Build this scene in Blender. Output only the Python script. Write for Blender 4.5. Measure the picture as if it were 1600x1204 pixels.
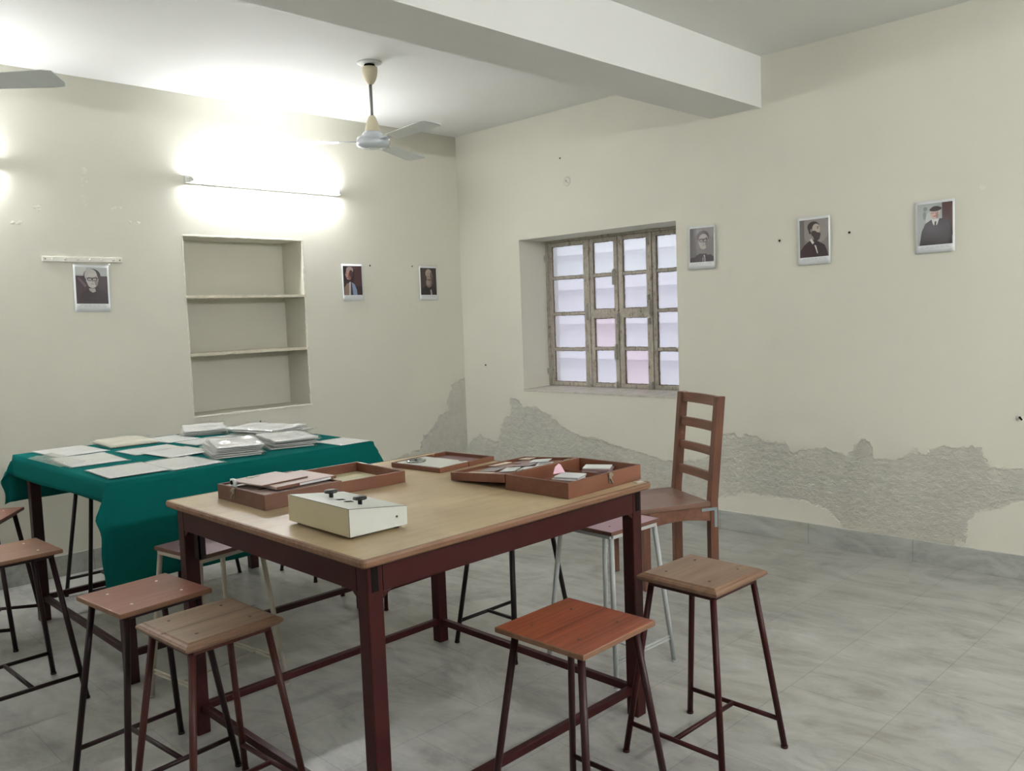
import bpy, bmesh, math, random
from mathutils import Vector, Matrix, noise as mnoise

random.seed(7)
for o in list(bpy.data.objects): bpy.data.objects.remove(o)
SC = bpy.context.scene
COL = SC.collection
PI = math.pi

# ------------------------------------------------------------------ camera, world, exposure
def make_camera():
    yaw, pitch, roll = 0.7817359, -0.0813972, -0.0366225
    cy, sy, cp, sp = math.cos(yaw), math.sin(yaw), math.cos(pitch), math.sin(pitch)
    fw = Vector((sy*cp, cy*cp, sp)); r = Vector((cy, -sy, 0)); u = r.cross(fw)
    cr, sr = math.cos(roll), math.sin(roll)
    r2 = r*cr + u*sr; u2 = u*cr - r*sr
    cam = bpy.data.cameras.new('camera'); cam.sensor_width = 36; cam.sensor_fit = 'HORIZONTAL'
    cam.lens = 1328.04/1600*36; cam.clip_start = 0.05; cam.clip_end = 100
    o = bpy.data.objects.new('camera', cam); COL.objects.link(o)
    m = Matrix((r2, u2, -fw)).transposed().to_4x4()
    m.translation = Vector((-4.916, -5.529, 1.468))
    o.matrix_world = m
    SC.camera = o
make_camera()

SC.view_settings.view_transform = 'Standard'
SC.view_settings.look = 'None'
SC.view_settings.gamma = 1
SC.view_settings.use_curve_mapping = False
SC.view_settings.exposure = 1.80
TUBE_STRENGTH = 40.0        # the two tubes on the back wall, kept dimmer to limit their glow
TUBE_STRENGTH_FRONT = 100.0   # the two unseen tubes behind the camera, set brighter to light the room
SKY_STRENGTH = 0.60

def make_world():
    w = bpy.data.worlds.new('world'); SC.world = w; w.use_nodes = True
    bg = w.node_tree.nodes['Background']
    bg.inputs[0].default_value = (0.92, 0.94, 1.0, 1); bg.inputs[1].default_value = SKY_STRENGTH
make_world()

# ------------------------------------------------------------------ node helpers
class NT:
    def __init__(s, name):
        s.m = bpy.data.materials.new(name); s.m.use_nodes = True
        s.t = s.m.node_tree; s.t.nodes.clear()
        s.out = s.t.nodes.new('ShaderNodeOutputMaterial')
    def n(s, typ, ins=None, **kw):
        nd = s.t.nodes.new(typ)
        for k, v in kw.items(): setattr(nd, k, v)
        if ins:
            for k, v in ins.items():
                if isinstance(v, bpy.types.NodeSocket): s.t.links.new(v, nd.inputs[k])
                else: nd.inputs[k].default_value = v
        return nd
    def math(s, op, a, b=0.0, c=0.0, clamp=False):
        return s.n('ShaderNodeMath', {0: a, 1: b, 2: c}, operation=op, use_clamp=clamp).outputs[0]
    def mix(s, f, a, b):
        nd = s.n('ShaderNodeMix', {0: f}, data_type='RGBA')
        for k, v in ((6, a), (7, b)):
            if isinstance(v, bpy.types.NodeSocket): s.t.links.new(v, nd.inputs[k])
            else: nd.inputs[k].default_value = tuple(v) + ((1,) if len(v) == 3 else ())
        return nd.outputs[2]
    def ramp(s, f, stops):
        nd = s.n('ShaderNodeValToRGB', {0: f}); cr = nd.color_ramp
        while len(cr.elements) < len(stops): cr.elements.new(0.5)
        for e, (p, c) in zip(cr.elements, stops):
            e.position = p; e.color = tuple(c) + (1,) if len(c) == 3 else c
        return nd.outputs[0]
    def noise(s, vec, scale, detail=4, rough=0.55, dist=0.0):
        nd = s.n('ShaderNodeTexNoise', {'Scale': scale, 'Detail': detail, 'Roughness': rough, 'Distortion': dist})
        if vec is not None: s.t.links.new(vec, nd.inputs['Vector'])
        return nd.outputs[0]
    def mapping(s, vec, scale=(1, 1, 1), rot=(0, 0, 0), loc=(0, 0, 0)):
        nd = s.n('ShaderNodeMapping', {'Scale': scale, 'Rotation': rot, 'Location': loc})
        s.t.links.new(vec, nd.inputs['Vector']); return nd.outputs[0]
    def pos(s): return s.n('ShaderNodeNewGeometry').outputs['Position']
    def obj(s): return s.n('ShaderNodeTexCoord').outputs['Object']
    def bump(s, h, strength=0.3, dist=0.01):
        return s.n('ShaderNodeBump', {'Height': h, 'Strength': strength, 'Distance': dist}).outputs[0]
    def principled(s, color, rough=0.5, normal=None, metal=0.0, spec=0.5, coat=0.0, **kw):
        p = s.n('ShaderNodeBsdfPrincipled', {'Roughness': rough, 'Metallic': metal, 'Specular IOR Level': spec, 'Coat Weight': coat})
        if isinstance(color, bpy.types.NodeSocket): s.t.links.new(color, p.inputs['Base Color'])
        else: p.inputs['Base Color'].default_value = tuple(color) + (1,)
        if normal is not None: s.t.links.new(normal, p.inputs['Normal'])
        s.t.links.new(p.outputs[0], s.out.inputs[0]); return p

def srgb(r, g, b):
    f = lambda c: (c/255/12.92) if c/255 <= 0.04045 else ((c/255+0.055)/1.055)**2.4
    return (f(r), f(g), f(b))

def plain(name, col, rough=0.5, metal=0.0, spec=0.5, vary=0.12, scale=20, bump=0.0, coat=0.0):
    k = NT(name); v = k.noise(k.obj(), scale, 4)
    c = k.mix(k.math('MULTIPLY', v, 1.0), tuple(x*(1-vary) for x in col), tuple(min(1, x*(1+vary)) for x in col))
    nm = k.bump(v, bump, 0.005) if bump else None
    k.principled(c, rough, nm, metal, spec, coat); return k.m

def wood(name, dark, light, axis='x', scale=1.0, rough=0.45, contrast=1.0, spec=0.4, coat=0.0, streak=60):
    k = NT(name); o = k.obj()
    s = {'x': (1.2, streak*0.35, streak*0.35), 'y': (streak*0.35, 1.2, streak*0.35), 'z': (streak*0.35, streak*0.35, 1.2)}[axis]
    v = k.mapping(o, tuple(q*scale for q in s))
    n1 = k.noise(v, 1.6, 6, 0.62, 0.6)
    s2 = {'x': (2, 9, 9), 'y': (9, 2, 9), 'z': (9, 9, 2)}[axis]
    n2 = k.noise(k.mapping(o, tuple(q*scale for q in s2)), 1.0, 3, 0.5, 1.2)
    f = k.math('ADD', k.math('MULTIPLY', n1, 0.65), k.math('MULTIPLY', n2, 0.35))
    f = k.math('MULTIPLY_ADD', k.math('SUBTRACT', f, 0.5), 2.6*contrast, 0.5, clamp=True)
    c = k.mix(f, dark, light)
    k.principled(c, rough, k.bump(n1, 0.12, 0.002), 0, spec, coat); return k.m

# ------------------------------------------------------------------ mesh helpers
def bm_box(bm, x0, x1, y0, y1, z0, z1, mat=0, M=None):
    if x1 < x0: x0, x1 = x1, x0
    if y1 < y0: y0, y1 = y1, y0
    if z1 < z0: z0, z1 = z1, z0
    vs = [bm.verts.new((x, y, z)) for z in (z0, z1) for y in (y0, y1) for x in (x0, x1)]
    if M is not None:
        for v in vs: v.co = M @ v.co
    for idx in ((0, 2, 3, 1), (4, 5, 7, 6), (0, 1, 5, 4), (2, 6, 7, 3), (0, 4, 6, 2), (1, 3, 7, 5)):
        f = bm.faces.new([vs[i] for i in idx]); f.material_index = mat
    return vs

def bm_tube(bm, a, b, r0, r1=None, seg=12, mat=0, caps=True):
    a, b = Vector(a), Vector(b); r1 = r0 if r1 is None else r1
    d = (b-a).normalized(); q = d.to_track_quat('Z', 'Y')
    ra, rb = [], []
    for i in range(seg):
        t = 2*PI*i/seg; v = Vector((math.cos(t), math.sin(t), 0))
        ra.append(bm.verts.new(a + q @ (v*r0))); rb.append(bm.verts.new(b + q @ (v*r1)))
    for i in range(seg):
        j = (i+1) % seg
        f = bm.faces.new((ra[i], ra[j], rb[j], rb[i])); f.smooth = True; f.material_index = mat
    if caps:
        bm.faces.new(ra[::-1]).material_index = mat; bm.faces.new(rb).material_index = mat

def bm_lathe(bm, prof, c=(0, 0, 0), seg=32, mat=0):
    rings = []
    for r, z in prof:
        if r < 1e-5: rings.append([bm.verts.new((c[0], c[1], c[2]+z))])
        else: rings.append([bm.verts.new((c[0]+r*math.cos(2*PI*i/seg), c[1]+r*math.sin(2*PI*i/seg), c[2]+z)) for i in range(seg)])
    for A, B in zip(rings, rings[1:]):
        for i in range(seg):
            j = (i+1) % seg
            if len(A) == 1 and len(B) > 1: f = bm.faces.new((A[0], B[i], B[j]))
            elif len(B) == 1 and len(A) > 1: f = bm.faces.new((A[i], B[0], A[j]))
            elif len(A) > 1: f = bm.faces.new((A[i], B[i], B[j], A[j]))
            else: continue
            f.smooth = True; f.material_index = mat

def bm_prism(bm, poly, z0, z1, M=None, mat=0, mat_top=None):
    lo = [bm.verts.new((x, y, z0)) for x, y in poly]; hi = [bm.verts.new((x, y, z1)) for x, y in poly]
    if M is not None:
        for v in lo+hi: v.co = M @ v.co
    n = len(poly)
    bm.faces.new(lo[::-1]).material_index = mat
    bm.faces.new(hi).material_index = mat if mat_top is None else mat_top
    for i in range(n):
        j = (i+1) % n
        bm.faces.new((lo[i], lo[j], hi[j], hi[i])).material_index = mat

def obj(name, bm, mats, parent=None, bevel=0.0, smooth=False, bseg=2, recalc=True):
    if recalc: bmesh.ops.recalc_face_normals(bm, faces=bm.faces)
    me = bpy.data.meshes.new(name); bm.to_mesh(me); bm.free()
    for m in (mats if isinstance(mats, (list, tuple)) else [mats]): me.materials.append(m)
    o = bpy.data.objects.new(name, me); COL.objects.link(o)
    if smooth:
        for p in me.polygons: p.use_smooth = True
    if parent: o.parent = parent
    if bevel:
        b = o.modifiers.new('bevel', 'BEVEL'); b.width = bevel; b.segments = bseg; b.limit_method = 'ANGLE'; b.angle_limit = 0.7
        b.harden_normals = False
    return o

def tag(o, label=None, cat=None, group=None, kind=None):
    if label: o['label'] = label
    if cat: o['category'] = cat
    if group: o['group'] = group
    if kind: o['kind'] = kind
    return o

def thing(name, label, cat, loc=(0, 0, 0), rz=0.0, group=None):
    o = bpy.data.objects.new(name, None); COL.objects.link(o)
    o.empty_display_size = 0.05
    o.location = loc; o.rotation_euler = (0, 0, rz)
    return tag(o, label, cat, group)

def box(x0, x1, y0, y1, z0, z1, mat=0):
    bm = bmesh.new(); bm_box(bm, x0, x1, y0, y1, z0, z1, mat); return bm

# ------------------------------------------------------------------ materials of the room
CREAM = (0.68, 0.667, 0.573)
WHITE = (0.76, 0.77, 0.74)

def wall_paint(name, axis=None, top=None, bot=None, span=1.0):
    """cream distemper; where the plaster has blown off (below the measured outline) grey rough plaster shows"""
    k = NT(name); p = k.pos()
    big = k.noise(p, 0.9, 3); fine = k.noise(p, 45, 4); mid = k.noise(p, 7, 5)
    base = k.mix(k.math('MULTIPLY_ADD', k.math('SUBTRACT', big, 0.5), 1.6, 0.5, clamp=True), tuple(c*0.95 for c in CREAM), tuple(min(1, c*1.04) for c in CREAM))
    smudge = k.math('MULTIPLY', k.math('SUBTRACT', k.noise(p, 2.6, 6, 0.7), 0.62, clamp=True), 1.2, clamp=True)
    base = k.mix(smudge, base, tuple(c*0.72 for c in CREAM))
    h = k.math('ADD', k.math('MULTIPLY', fine, 0.25), k.math('MULTIPLY', mid, 0.6))
    if axis is None:
        k.principled(base, 0.62, k.bump(h, 0.10, 0.004), 0, 0.3); return k.m
    sx = k.n('ShaderNodeSeparateXYZ', {0: p})
    warp = k.math('MULTIPLY', k.math('SUBTRACT', k.noise(p, 8, 5, 0.7), 0.5), 0.22)
    c = k.math('MULTIPLY', k.math('ADD', sx.outputs[axis], warp), -1.0/span, clamp=True); z = sx.outputs[2]
    def curve(pts):
        nd = k.n('ShaderNodeFloatCurve', {'Value': c}); cm = nd.mapping; cv = cm.curves[0]
        pts = sorted((max(0.0, min(1.0, -a/span)), max(0.0, min(1.0, b))) for a, b in pts)
        cv.points[0].location = pts[0]; cv.points[-1].location = pts[-1]
        for q in pts[1:-1]: cv.points.new(*q)
        for q in cv.points: q.handle_type = 'VECTOR'
        cm.update(); return nd.outputs[0]
    wob = k.math('MULTIPLY', k.math('SUBTRACT', k.noise(p, 11, 6, 0.65), 0.5), 0.10)
    t = k.math('ADD', curve(top), wob)
    m = k.math('MULTIPLY_ADD', k.math('SUBTRACT', t, z), 55.0, 0.5, clamp=True)
    d = k.math('ABSOLUTE', k.math('SUBTRACT', t, z))
    if bot:
        b = k.math('ADD', curve(bot), k.math('MULTIPLY', wob, 0.8))
        m = k.math('MULTIPLY', m, k.math('MULTIPLY_ADD', k.math('SUBTRACT', z, b), 60.0, 0.5, clamp=True))
        d = k.math('MINIMUM', d, k.math('ABSOLUTE', k.math('SUBTRACT', z, b)))
    # islands of paint that still hold inside the blown area
    isl = k.math('MULTIPLY', k.math('SUBTRACT', k.noise(p, 5.5, 4, 0.55), 0.60), 9.0, clamp=True)
    m = k.math('MULTIPLY', m, k.math('SUBTRACT', 1.0, k.math('MULTIPLY', isl, 0.75)))
    rough = k.noise(k.mapping(p, (1, 0.8, 1.15)), 22, 7, 0.70)
    plaster = k.ramp(rough, [(0.28, (0.34, 0.335, 0.29)), (0.42, (0.47, 0.47, 0.42)), (0.58, (0.56, 0.56, 0.51)), (0.70, (0.64, 0.64, 0.59))])
    low = k.math('MULTIPLY', k.math('SUBTRACT', 0.34, z), 3.2, clamp=True)
    plaster = k.mix(k.math('MULTIPLY', low, k.noise(p, 6, 4)), plaster, (0.56, 0.48, 0.37))
    pits = k.math('MULTIPLY', k.math('SUBTRACT', k.noise(k.mapping(p, (1, 0.6, 1.3)), 30, 5, 0.6), 0.60), 8.0, clamp=True)
    pits = k.math('MULTIPLY', pits, k.math('MULTIPLY_ADD', low, 0.8, 0.12))
    plaster = k.mix(pits, plaster, (0.27, 0.235, 0.18))
    patchy = k.math('MULTIPLY_ADD', k.noise(p, 2.3, 4, 0.6), 1.5, -0.18, clamp=True)
    col = k.mix(k.math('MULTIPLY', m, k.math('MULTIPLY_ADD', patchy, 0.42, 0.22)), base, plaster)
    edge = k.math('MULTIPLY', k.math('SUBTRACT', 0.007, d), 120.0, clamp=True)
    edge = k.math('MULTIPLY', edge, k.math('MULTIPLY', k.math('SUBTRACT', k.noise(p, 9, 2), 0.45), 5.0, clamp=True))
    edge = k.math('MULTIPLY', edge, k.math('LESS_THAN', z, 0.98))
    col = k.mix(k.math('MULTIPLY', edge, 0.45), col, (0.22, 0.21, 0.17))
    # damp stain above the blown area
    damp = k.math('MULTIPLY_ADD', k.math('SUBTRACT', k.math('ADD', t, 0.14), z), 5.0, 0.0, clamp=True)
    damp = k.math('MULTIPLY', damp, k.math('MULTIPLY_ADD', k.math('SUBTRACT', k.noise(p, 3.4, 4), 0.42), 2.5, 0.0, clamp=True))
    col = k.mix(k.math('MULTIPLY', damp, 0.22), col, (0.50, 0.49, 0.40))
    hh = k.math('ADD', k.math('MULTIPLY', h, 0.3), k.math('MULTIPLY', m, k.math('MULTIPLY_ADD', rough, 4.5, -3.2)))
    k.principled(col, 0.66, k.bump(hh, 0.75, 0.008), 0, 0.25); return k.m

TOPB = [(0.0, 0.313), (-0.025, 0.38), (-0.169, 0.464), (-0.257, 0.419), (-0.331, 0.416), (-0.397, 0.42), (-0.418, 0.533), (-0.487, 0.619), (-0.538, 0.642), (-0.546, 0.772), (-0.595, 0.804), (-0.662, 0.758), (-0.702, 0.72), (-0.85, 0.728), (-0.966, 0.676), (-1.078, 0.616), (-1.188, 0.567), (-1.273, 0.536), (-1.497, 0.516), (-1.717, 0.474), (-1.861, 0.458), (-2.081, 0.405), (-2.38, 0.45), (-2.445, 0.514), (-2.505, 0.588), (-2.559, 0.639), (-2.635, 0.645), (-2.663, 0.609), (-2.71, 0.65), (-2.805, 0.624), (-2.923, 0.601), (-2.981, 0.615), (-3.036, 0.555), (-3.103, 0.577), (-3.254, 0.59), (-3.348, 0.562), (-3.383, 0.565), (-3.41, 0.641), (-3.462, 0.66), (-3.53, 0.639), (-3.549, 0.562), (-3.661, 0.569), (-3.731, 0.623), (-3.792, 0.639), (-3.831, 0.592), (-3.863, 0.656), (-3.986, 0.67), (-4.109, 0.667), (-4.131, 0.583), (-4.203, 0.57), (-4.305, 0.577), (-6.0, 0.5)]
BOTB = [(0, 0.02), (-1.9, 0.05), (-2.073, 0.10), (-2.473, 0.212), (-2.585, 0.222), (-2.727, 0.269), (-3.146, 0.257), (-3.251, 0.219), (-3.327, 0.167), (-3.361, 0.02), (-3.93, 0.02), (-4.02, 0.20), (-4.09, 0.335), (-4.188, 0.37), (-4.301, 0.412), (-6.0, 0.4)]
TOPA = [(0.0, 0.959), (-0.036, 0.928), (-0.132, 0.916), (-0.174, 0.84), (-0.208, 0.716), (-0.225, 0.668), (-0.32, 0.635), (-0.366, 0.569), (-0.498, 0.493), (-0.528, 0.389), (-0.644, 0.373), (-0.842, 0.328), (-1.05, 0.0), (-6, 0.0)]
M_wallB = wall_paint('cream_wall_blown_plaster', 1, TOPB, BOTB, 6.0)
M_wallA = wall_paint('cream_wall_damp_corner', 0, TOPA, None, 6.0)
M_wall = wall_paint('cream_wall_paint')

def ceiling_mat():
    k = NT('white_ceiling'); p = k.pos(); n = k.noise(p, 1.2, 3)
    k.principled(k.mix(n, tuple(c*0.96 for c in WHITE), tuple(min(1, c*1.03) for c in WHITE)), 0.7, k.bump(k.noise(p, 30, 3), 0.05, 0.003), 0, 0.2)
    return k.m
M_ceil = ceiling_mat()

def marble(name, tile=True, tint=(1, 1, 1), dark=1.0):
    k = NT(name); p = k.pos()
    a = k.mapping(p, (1.6, 1.05, 2.2), rot=(0, 0, 0.75))
    n1 = k.noise(a, 1.5, 8, 0.64, 2.6)
    b = k.mapping(p, (3.6, 1.1, 4.0), rot=(0, 0, 0.75))
    n2 = k.noise(b, 1.6, 7, 0.70, 1.6)
    n3 = k.noise(p, 1.1, 3, 0.5)
    f = k.math('ADD', k.math('MULTIPLY', n1, 0.55), k.math('MULTIPLY', n2, 0.45))
    T = lambda c: tuple(x*t*dark for x, t in zip(c, tint))
    col = k.ramp(f, [(0.33, T((0.20, 0.20, 0.175))), (0.44, T((0.30, 0.30, 0.275))), (0.52, T((0.37, 0.375, 0.345))), (0.66, T((0.46, 0.465, 0.435)))])
    col = k.mix(k.math('MULTIPLY', k.math('SUBTRACT', n3, 0.5, clamp=True), 1.3, clamp=True), col, T((0.36, 0.33, 0.24)))
    if tile:
        br = k.n('ShaderNodeTexBrick', {'Scale': 1.0, 'Mortar Size': 0.0025, 'Mortar Smooth': 0.3, 'Brick Width': 0.61, 'Row Height': 0.395,
                 'Color1': (0.96, 0.96, 0.96, 1), 'Color2': (1.04, 1.04, 1.04, 1), 'Mortar': (0.78, 0.77, 0.75, 1)}, offset=0.5)
        k.t.links.new(k.mapping(p, (1, 1, 1), loc=(0.10, 0.045, 0)), br.inputs['Vector'])
        mm = k.n('ShaderNodeMix', {0: 1.0, 6: col, 7: br.outputs[0]}, data_type='RGBA', blend_type='MULTIPLY')
        col = mm.outputs[2]
        k.principled(col, 0.34, k.bump(k.math('MULTIPLY', n2, 1.0), 0.04, 0.002), 0, 0.42)
    else:
        sx = k.n('ShaderNodeSeparateXYZ', {0: p})
        s = k.math('ADD', sx.outputs[0], sx.outputs[1])
        w = k.math('ABSOLUTE', k.math('SUBTRACT', k.math('FRACT', k.math('MULTIPLY_ADD', s, 1/0.62, 0.08)), 0.5))
        joint = k.math('GREATER_THAN', w, 0.495)
        col = k.mix(k.math('MULTIPLY', joint, 0.35), col, T((0.12, 0.12, 0.10)))
        k.principled(col, 0.4, None, 0, 0.4)
    return k.m
M_floor = marble('marble_floor', dark=0.95)
M_base = marble('marble_skirting', False, (0.98, 1.0, 1.0), 1.08)

# ------------------------------------------------------------------ the room
H = 3.0; XL = -7.2; YF = -7.2; WT = 0.45
NX0, NX1, NZ0, NZ1, ND = -2.437, -1.544, 0.874, 2.074, 0.284
WY0, WY1, WZ0, WZ1 = -2.207, -0.7155, 0.866, 2.07

def structure(name, bm, m, parent=None, **kw):
    o = obj(name, bm, m, parent, **kw)
    if parent is None: o['kind'] = 'structure'
    return o

structure('floor', box(XL-WT, WT, YF-WT, WT, -0.15, 0), M_floor)
structure('ceiling', box(XL-WT, WT, YF-WT, WT, H, H+0.15), M_ceil)
bm = bmesh.new()
bm_box(bm, XL, NX0, 0, WT, 0, H); bm_box(bm, NX1, 0, 0, WT, 0, H)
bm_box(bm, NX0, NX1, 0, WT, 0, NZ0); bm_box(bm, NX0, NX1, 0, WT, NZ1, H); bm_box(bm, NX0, NX1, ND, WT, NZ0, NZ1)
wall_back = structure('wall_back', bm, M_wallA)
bm = bmesh.new()
bm_box(bm, 0, WT, WY1, WT, 0, H); bm_box(bm, 0, WT, YF-WT, WY0, 0, H)
bm_box(bm, 0, WT, WY0, WY1, 0, WZ0); bm_box(bm, 0, WT, WY0, WY1, WZ1, H)
wall_right = structure('wall_right', bm, M_wallB)
structure('wall_left', box(XL-WT, XL, YF-WT, WT, 0, H), M_wall)
structure('wall_front', box(XL, 0, YF-WT, YF, 0, H), M_wall)
structure('trim_1', box(XL+0.001, 0.0, -2.849, -2.488, 2.692, H), M_ceil)      # the beam
structure('baseboard_back', box(XL, -0.012, -0.012, 0, 0, 0.128), M_base, bevel=0.002)
structure('baseboard_right', box(-0.012, 0, YF, 0, 0, 0.128), M_base, bevel=0.002)
structure('baseboard_left', box(XL, XL+0.012, YF, -0.012, 0, 0.128), M_base)
structure('baseboard_front', box(XL+0.012, -0.012, YF, YF+0.012, 0, 0.128), M_base)

# plaster rims of the niche (chipped whitish lip), small scars
M_lip = plain('chipped_white_lip', (0.72, 0.70, 0.60), 0.6, vary=0.25, scale=40, bump=0.3)
bm = bmesh.new()
def lumpy_strip(bm, a, b, w, d, n, seed):
    a, b = Vector(a), Vector(b); up = Vector((0, 0, 1)); ax = (b-a).normalized()
    side = ax.cross(Vector((0, 1, 0)))
    rnd = random.Random(seed); L = (b-a).length; t = 0
    rings = []
    for i in range(n+1):
        c = a.lerp(b, i/n); ww = w*(0.6+0.8*rnd.random()); dd = d*(0.5+rnd.random())
        rings.append([bm.verts.new(c + side*s*ww + Vector((0, -1, 0))*q) for s, q in ((-.5, -0.002), (-.5, dd*.6), (0, dd), (.5, dd*.6), (.5, -0.002))])
    for A, B in zip(rings, rings[1:]):
        for i in range(5):
            j = (i+1) % 5; bm.faces.new((A[i], A[j], B[j], B[i]))
    bm.faces.new(rings[0]); bm.faces.new(rings[-1][::-1])
lumpy_strip(bm, (NX1+0.004, 0, NZ0), (NX1+0.004, 0, NZ1), 0.014, 0.003, 40, 3)
lumpy_strip(bm, (NX0-0.002, 0, NZ0), (NX0-0.002, 0, NZ1), 0.008, 0.0025, 40, 4)
lumpy_strip(bm, (NX0, 0, NZ1+0.003), (NX1, 0, NZ1+0.003), 0.010, 0.003, 30, 5)
lumpy_strip(bm, (NX0, 0, NZ0-0.006), (NX1+0.02, 0, NZ0-0.006), 0.014, 0.004, 30, 6)
obj('niche_rim', bm, M_lip, wall_back, smooth=False)
def scar(parent, plane, a, z, w, h, seed):
    rnd = random.Random(seed); bm = bmesh.new()
    for i in range(5):
        da, dz = rnd.uniform(-w, w)/2, rnd.uniform(-h, h)/2; r = rnd.uniform(0.004, 0.011)
        c = Vector((a+da, 0, z+dz)) if plane == 'A' else Vector((0, a+da, z+dz))
        g = bmesh.ops.create_icosphere(bm, subdivisions=1, radius=r)['verts']
        for v in g:
            q = v.co*(0.7+0.6*rnd.random())
            if plane == 'A': v.co = c + Vector((q.x*1.3, q.y*0.25, q.z))
            else: v.co = c + Vector((q.x*0.25, q.y*1.3, q.z))
    obj('plaster_scar', bm, M_lip, parent)
for i, (x, z, w, h) in enumerate([(-3.018, 2.441, .02, .03), (-3.023, 2.371, .03, .05), (-3.035, 2.263, .02, .07), (-2.854, 2.22, .07, .02), (-3.409, 2.11, .06, .02), (-3.284, 2.201, .06, .02), (-2.10, 2.11, .02, .02), (-2.73, 2.14, .09, .02)]):
    scar(wall_back, 'A', x, z, w, h, 20+i)
scar(wall_right, 'B', -4.11, 2.05, .03, .03, 50)

# holes and plugs in the walls
M_hole = plain('dark_hole', (0.010, 0.009, 0.008), 0.95, spec=0.05)
M_plugrim = plain('plaster_fleck', (0.66, 0.64, 0.56), 0.8)
def anchor(plane, a, z, r, label, rim=True):
    loc = (a, 0, z) if plane == 'A' else (0, a, z)
    t = thing('wall_plug', label, 'wall plug', loc, 0 if plane == 'A' else PI/2*-1)
    # local: -y out of the wall
    bm = bmesh.new(); bm_tube(bm, (0, 0.003, 0), (0, -0.003, 0), r*0.8, r*0.7, 14); obj('hole', bm, M_hole, t)
    if rim:
        bm = bmesh.new(); bm_lathe(bm, [(r*1.0, 0), (r*1.2, 0.002), (r*1.5, 0.0015), (r*1.7, -0.001)], seg=14)
        for v in bm.verts: v.co = Vector((v.co.x, -v.co.z, v.co.y))
        obj('plug_rim', bm, M_plugrim, t)
    return t
anchor('A', -0.947, 1.902, 0.008, 'dark wall plug hole right of the print of a white haired man in profile')
anchor('A', -0.528, 1.903, 0.007, 'dark wall plug hole just left of the print nearest the room corner')
anchor('B', -2.961, 1.87, 0.009, 'dark wall plug hole left of the print of a bearded man in profile')
anchor('B', -3.397, 1.879, 0.009, 'dark wall plug hole with a flake, right of the print of a bearded man')
anchor('B', -1.181, 2.644, 0.007, 'small dark plug hole high above the window')
anchor('B', -0.27, 1.063, 0.010, 'dark plug hole low on the wall between room corner and window')
anchor('A', -1.959, 0.788, 0.009, 'dark plug hole just under the wall niche', False)
anchor('A', -1.876, 0.751, 0.006, 'tiny plug hole under the niche, the lower right of two', False)
t = thing('conduit_cover', 'round painted conduit cover with screws high above the window', 'conduit cover', (0, -1.245, 2.464), -PI/2)
bm = bmesh.new(); bm_lathe(bm, [(0, 0.006), (0.03, 0.006), (0.034, 0.003), (0.035, -0.001)], seg=28)
for v in bm.verts: v.co = Vector((v.co.x, -v.co.z, v.co.y))
obj('cover_plate', bm, M_wall, t)
for sx_, sz_ in ((-0.012, 0.008), (-0.002, 0.0), (0.01, -0.012)):
    bm = bmesh.new(); bm_tube(bm, (sx_, -0.005, sz_), (sx_, -0.0075, sz_), 0.004 if sx_ == -0.002 else 0.0025, None, 10); obj('screw', bm, M_hole, t)
t = thing('cable_stub', 'white cable clip with a broken stub at the far right of the wall', 'cable clip', (0, -4.285, 0.855), -PI/2)
bm = bmesh.new(); bm_box(bm, -0.014, 0.014, -0.012, 0, -0.01, 0.01); obj('clip', bm, plain('clip_white', (0.62, 0.58, 0.52), 0.5), t, bevel=0.003)
bm = bmesh.new(); bm_tube(bm, (0.0, -0.012, 0), (0.015, -0.03, -0.012), 0.005, 0.004, 10); obj('stub', bm, M_hole, t)

# ------------------------------------------------------------------ niche shelves
M_shelf = plain('painted_shelf', (0.62, 0.58, 0.46), 0.6, vary=0.25, scale=30, bump=0.2)
def niche_shelf(zt, label, seed):
    bm = bmesh.new(); rnd = random.Random(seed); n = 40; L = NX1-NX0+0.014
    rings = []
    for i in range(n+1):
        x = -0.004 + L*i/n; j1, j2 = rnd.uniform(-.0015, .0015), rnd.uniform(-.0015, .0015)
        rings.append([bm.verts.new(q) for q in ((x, -0.006+j1, -0.018+j2), (x, -0.006+j2, j1*1.2), (x, ND, 0), (x, ND, -0.018))])
    for A, B in zip(rings, rings[1:]):
        for i in range(4): bm.faces.new((A[i], A[(i+1) % 4], B[(i+1) % 4], B[i]))
    bm.faces.new(rings[0][::-1]); bm.faces.new(rings[-1])
    o = obj('wall_shelf', bm, M_shelf); o.location = (NX0-0.001, 0, zt)
    tag(o, label, 'shelf')
niche_shelf(1.682, 'upper cream painted shelf across the wall niche', 1)
niche_shelf(1.295, 'lower cream painted shelf across the wall niche', 2)

# ------------------------------------------------------------------ window
M_frame = None
def frame_mat():
    k = NT('worn_window_paint'); o = k.pos()
    n = k.noise(k.mapping(o, (1, 6, 1.2)), 9, 6, 0.7); m = k.noise(o, 28, 5, 0.7)
    f = k.math('ADD', k.math('MULTIPLY', n, 0.5), k.math('MULTIPLY', m, 0.5))
    c = k.ramp(f, [(0.32, (0.08, 0.05, 0.03)), (0.39, (0.24, 0.195, 0.14)), (0.46, (0.42, 0.385, 0.32)), (0.66, (0.56, 0.53, 0.47))])
    k.principled(c, 0.6, k.bump(f, 0.5, 0.006), 0, 0.3); return k.m
M_frame = frame_mat()
M_grime = plain('brown_putty', (0.16, 0.115, 0.07), 0.8, vary=0.5, scale=40, bump=0.5)
M_hinge = plain('worn_hinge', (0.42, 0.40, 0.36), 0.5, vary=0.4, scale=60, bump=0.3)
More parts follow.
